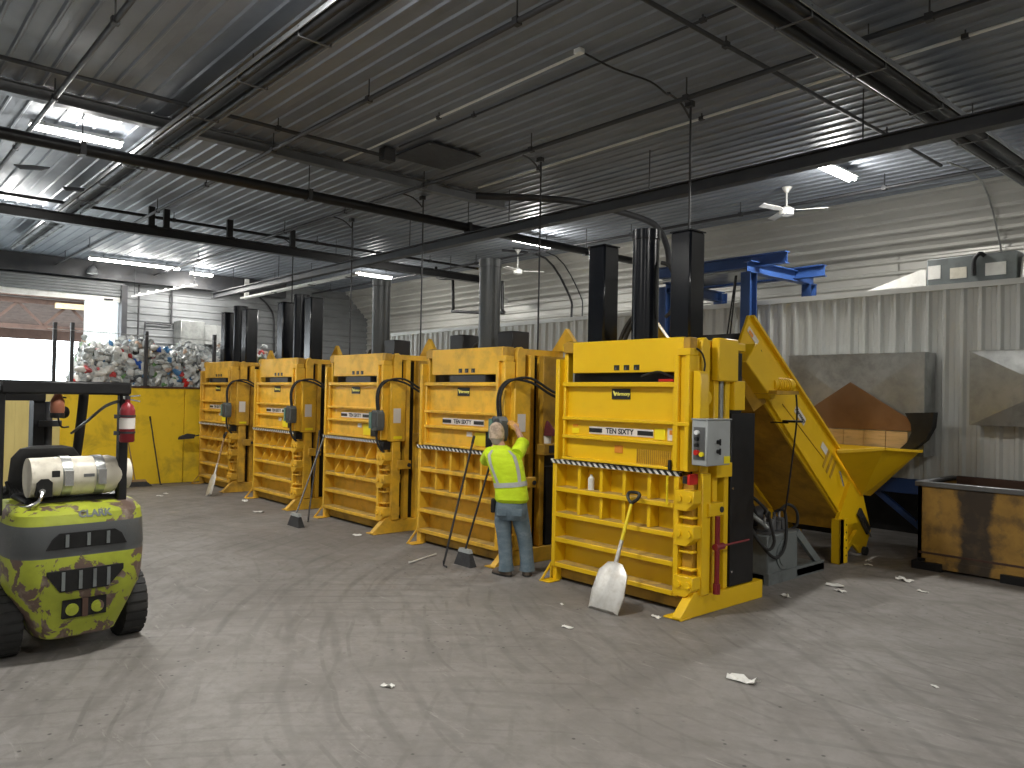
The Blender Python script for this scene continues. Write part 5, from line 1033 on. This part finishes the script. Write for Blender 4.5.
for x, y, a in ((-0.045, -0.005, 0.95), (0.20, 0.05, 0.1)):
    bo = MB().rings([(0, 0.06, 0.0, 0.052, 0.145), (0, 0.06, 0.03, 0.054, 0.148), (0, 0.05, 0.06, 0.05, 0.13), (0, 0.01, 0.10, 0.048, 0.08), (0, -0.01, 0.15, 0.05, 0.06)], 18, power=2.6).build('boot', 'boot', pw, loc=(x, y, 0), rot=(0, 0, a))
    MB().rings([(0, 0.06, 0.0, 0.058, 0.152), (0, 0.06, 0.022, 0.058, 0.152)], 18, power=2.6).build('sole', 'rubber', bo)
# gloved hands: palm, four fingers, thumb, curled round the control pod
def hand(w_, h_, fwd, side, nm):
    w_ = Vector(w_); h_ = Vector(h_); d = (h_-w_).normalized(); f = Vector(fwd).normalized(); s = d.cross(f).normalized()*side
    pm = MB().tube([w_-d*0.03, w_+d*0.02, w_+d*0.06, w_+d*0.085], [0.034, 0.042, 0.046, 0.038], 12, flat=0.55, ref=f).build(nm, 'glove', pw)
    for k, L in enumerate((0.065, 0.078, 0.072, 0.055)):
        b0 = w_+d*0.075+s*(0.030-0.02*k); p1 = b0+d*L*0.45+f*0.01; p2 = p1+d*L*0.25+f*L*0.35; p3 = p2-d*L*0.05+f*L*0.35
        MB().tube([b0, p1, p2, p3], [0.0115, 0.011, 0.010, 0.008], 8).build('finger', 'glove', pm)
    b0 = w_+d*0.02+s*0.035; MB().tube([b0, b0+s*0.03+d*0.025+f*0.012, b0+s*0.035+d*0.05+f*0.035], [0.014, 0.012, 0.009], 8).build('thumb', 'glove', pm)
hand(J['rw'], J['rh'], (-0.5, 0.6, -0.2), -1, 'right_hand'); hand(J['lw'], J['lh'], (0.3, 0.8, 0.3), 1, 'left_hand')

# ---------------------------------------------------------------- hand tools
def frame_of(p, q):
    d = (Vector(q)-Vector(p)).normalized(); return d
def scoop_shovel(label, tip, top, blade='aluminium', stick='handle_yellow', grip='black_print', width=0.40, group=None, face=(0, -1, 0)):
    tip = Vector(tip); top = Vector(top); d = (top-tip).normalized(); L = (top-tip).length
    s = d.cross(Vector(face)).normalized(); f = s.cross(d).normalized()
    t_ = thing('scoop_shovel', label, 'shovel', tip, 0, group)
    def P(a, b, c=0): return s*a + d*b + f*c
    w2 = width/2; bl = 0.50
    out = [(-w2*0.9, 0), (w2*0.9, 0), (w2, bl*0.35), (w2*0.88, bl*0.78), (w2*0.45, bl*0.97), (0, bl), (-w2*0.45, bl*0.97), (-w2*0.88, bl*0.78), (-w2, bl*0.35)]
    n_ = len(out); mb = MB(); ctr = P(0, bl*0.45, 0.035)
    fr = [P(a, b, -0.0) for a, b in out]; bk = [p+f*0.012 for p in fr]; inn = [P(a*0.78, 0.02+b*0.88, 0.03) for a, b in out]; inb = [p+f*0.008 for p in inn]
    vs = fr+inn+bk+inb; fs = [(i, (i+1) % n_, n_+(i+1) % n_, n_+i) for i in range(n_)]+[tuple(range(n_, 2*n_))]+[(2*n_+i, 3*n_+i, 3*n_+(i+1) % n_, 2*n_+(i+1) % n_) for i in range(n_)]+[tuple(range(4*n_-1, 3*n_-1, -1))]+[(i, 2*n_+i, 2*n_+(i+1) % n_, (i+1) % n_) for i in range(n_)]
    mb.add(vs, fs).build('blade', blade, t_)
    MB().tube([P(0, bl*0.62, 0.02), P(0, bl*0.95, 0.0), P(0, bl+0.22, 0)], [0.012, 0.024, 0.02], 10).build('socket', blade, t_)
    MB().cyl(P(0, bl+0.18, 0), P(0, L-0.13, 0), 0.018, 10).build('shaft', stick, t_)
    MB().tube([P(0, L-0.17), P(0, L-0.12), P(0.06, L-0.07), P(0.065, L-0.01), P(-0.065, L-0.01), P(-0.06, L-0.07), P(0, L-0.12)], 0.017, 8).build('grip', grip, t_)
    return t_
scoop_shovel('aluminium scoop shovel with yellow shaft leaning on the nearest baler', (-5.07, 5.74, 0.0), (-5.08, 6.20, 1.14), width=0.42)
scoop_shovel('dull aluminium scoop shovel leaning on the farthest baler', (-15.38, 5.66, 0.0), (-15.90, 6.16, 1.22), 'aluminium', 'wood_pole', width=0.34)
def broom(label, base, top, kind='angle', pole='pole_black', wid=0.3, dirv=(1, 0, 0), group=None):
    base = Vector(base); top = Vector(top); t_ = thing('broom', label, 'broom', base, 0, group); d = Vector(dirv).normalized(); q = Vector((-d.y, d.x, 0))
    hz = 0.16 if kind == 'angle' else 0.10
    def box8(w0, w1, t0, t1, z0, z1):
        return MB().add([d*a*w+q*b*tt+Vector((0, 0, z)) for z, w, tt in ((z0, w0, t0), (z1, w1, t1)) for a, b in ((-1, -1), (1, -1), (1, 1), (-1, 1))], [(3,2,1,0), (4,5,6,7), (0,1,5,4), (1,2,6,5), (2,3,7,6), (3,0,4,7)])
    box8(wid*0.55, wid*0.36, 0.05, 0.025, 0.0, hz).build('bristles', 'bristle', t_)
    box8(wid*0.38, wid*0.32, 0.03, 0.025, hz, hz+0.045).build('head', 'grey_box' if kind == 'angle' else 'wood_pole', t_)
    MB().cyl((0, 0, hz+0.03), top-base, 0.013, 8).build('pole', pole, t_)
    return t_
broom('black angle broom leaning beside the worker on the second baler', (-7.50, 5.92, 0), (-7.32, 6.20, 1.42))
broom('black angle broom leaning on the left side of the middle baler', (-11.25, 5.50, 0), (-11.72, 6.20, 1.36), pole='mid_steel', wid=0.36)
broom('push broom with wooden pole against the yellow bunker wall', (-17.75, 4.95, 0), (-17.95, 4.75, 1.45), 'push', 'wood_pole', 0.62, (0.1, 1, 0))
def pole(label, p, q, hook):
    p = Vector(p); q = Vector(q); t_ = thing('tool_pole', label, 'pole', p)
    MB().cyl((0, 0, 0.02), q-p, 0.014, 8).build('shaft', 'pole_black', t_)
    MB().tube([(0, 0, 0.06), (0, 0, 0.0), hook], 0.012, 8).build('tip', 'dark_steel', t_)
    MB().cyl((q-p)*0.94, q-p, 0.018, 8).build('grip', 'rubber', t_)
pole('long black pole with hooked tip leaning left of the worker', (-7.62, 5.68, 0.012), (-7.72, 6.20, 1.58), (0.10, -0.03, 0.0))
pole('thin dark pole propped between the fourth and middle balers', (-11.55, 5.86, 0.012), (-11.92, 6.22, 1.46), (0.05, -0.03, 0.0))
pole('thin black pole leaning on the yellow bunker wall', (-17.80, 5.48, 0.012), (-17.97, 5.28, 1.50), (0.04, 0.02, 0.0))
t = thing('dust_mop', 'grey brush head sticking out beside the farthest baler', 'brush', (-17.72, 6.12, 1.05))
MB().prism([(-0.30, -0.06), (0.02, -0.04), (0.04, 0.05), (-0.10, 0.07), (-0.28, 0.0)], 'x', -0.06, 0.06).build('bristles', 'bristle', t)
MB().cyl((0, 0.0, 0.0), (0.02, 0.22, 0.05), 0.014, 8).build('handle', 'pole_black', t)

# ---------------------------------------------------------------- litter on the floor
random.seed(5)
scr = [(-3.17, 5.17, .11, 'long white scrap lying alone on the floor at right'), (-4.72, 3.04, .05, 'small white scrap on the floor in the foreground'), (-4.91, 5.08, .06, 'white scrap on the floor in front of the shovel'), (-3.75, 9.6, .10, 'flat white paper lying in front of the dumpster'), (-4.15, 8.65, .10, 'crumpled red-edged paper below the hydraulic unit'), (-3.98, 8.45, .07, 'small paper right of the hydraulic unit'), (-4.25, 7.75, .07, 'white scrap at the rear foot of the nearest baler'), (-4.62, 6.0, .06, 'white scrap under the right foot of the nearest baler'), (-12.9, 5.6, .09, 'white scrap by the foot of the fourth baler'), (-10.0, 5.85, .07, 'white scrap by the foot of the middle baler'), (-14.3, 5.95, .09, 'white scrap beside the farthest baler foot'), (-15.9, 4.9, .07, 'white scrap on the floor left of the farthest baler'), (-16.2, 5.1, .05, 'tiny scrap near the yellow bunker wall'), (-3.4, 9.2, .06, 'small flat scrap between conveyor and dumpster'), (-5.5, 5.6, .03, 'tiny crumb of debris left of the shovel blade'), (-4.4, 10.1, .06, 'scrap at the foot of the conveyor leg'), (-4.5, 10.35, .05, 'pale crumb below the conveyor tail'), (-2.2, 6.2, .03, 'tiny scrap on open floor at far right')]
for x, y, s, lab in scr:
    mb = MB(); k = 5; vs = []
    for i in range(k):
        for j in range(k):
            u, v = (i/(k-1)-0.5)*2, (j/(k-1)-0.5)*2; r = math.sqrt(max(1e-6, u*u+v*v))
            vs.append((u*s*random.uniform(0.8, 1.1), v*s*0.45*random.uniform(0.8, 1.1), 0.004+abs(random.gauss(0, 0.10))*s*1.5))
    nb = len(vs); vs += [(a, b, max(0.001, c-0.003)) for a, b, c in vs]
    fs = [(i*k+j, i*k+j+1, (i+1)*k+j+1, (i+1)*k+j) for i in range(k-1) for j in range(k-1)]; fs += [tuple(q+nb for q in reversed(f)) for f in fs]
    tag(mb.add(vs, fs).build('paper_scrap', 'paper', smooth=False, loc=(x, y, 0.001), rot=(0, 0, random.uniform(-0.6, 0.9))), lab, 'litter', 'paper scraps on the floor')

# ---------------------------------------------------------------- odds and ends
t = thing('hanging_rag', 'maroon rag and white cup on the bracket between first and second baler', 'rag', (-7.06, 6.88, 1.505))
MB().rings([(0.02, 0, 0.10, 0.12, 0.07), (0.03, 0.01, 0.13, 0.11, 0.08), (0.0, 0, 0.20, 0.085, 0.05), (-0.03, 0, 0.27, 0.05, 0.03), (-0.05, 0, 0.30, 0.015, 0.012)], 7).build('rag_fold', 'maroon_cloth', t)
MB().rings([(-0.02, 0, 0.0, 0.05, 0.05), (-0.02, 0, 0.12, 0.065, 0.06)], 12).build('cup', 'paper', t)
tag(MB().cyl((-7.98, 5.42, 0.012), (-8.22, 6.0, 0.012), 0.011, 8).ball((-7.98, 5.42, 0.014), 0.014, 8, 6).build('floor_rod', 'paper'), 'thin white rod lying on the floor before the second baler', 'rod')
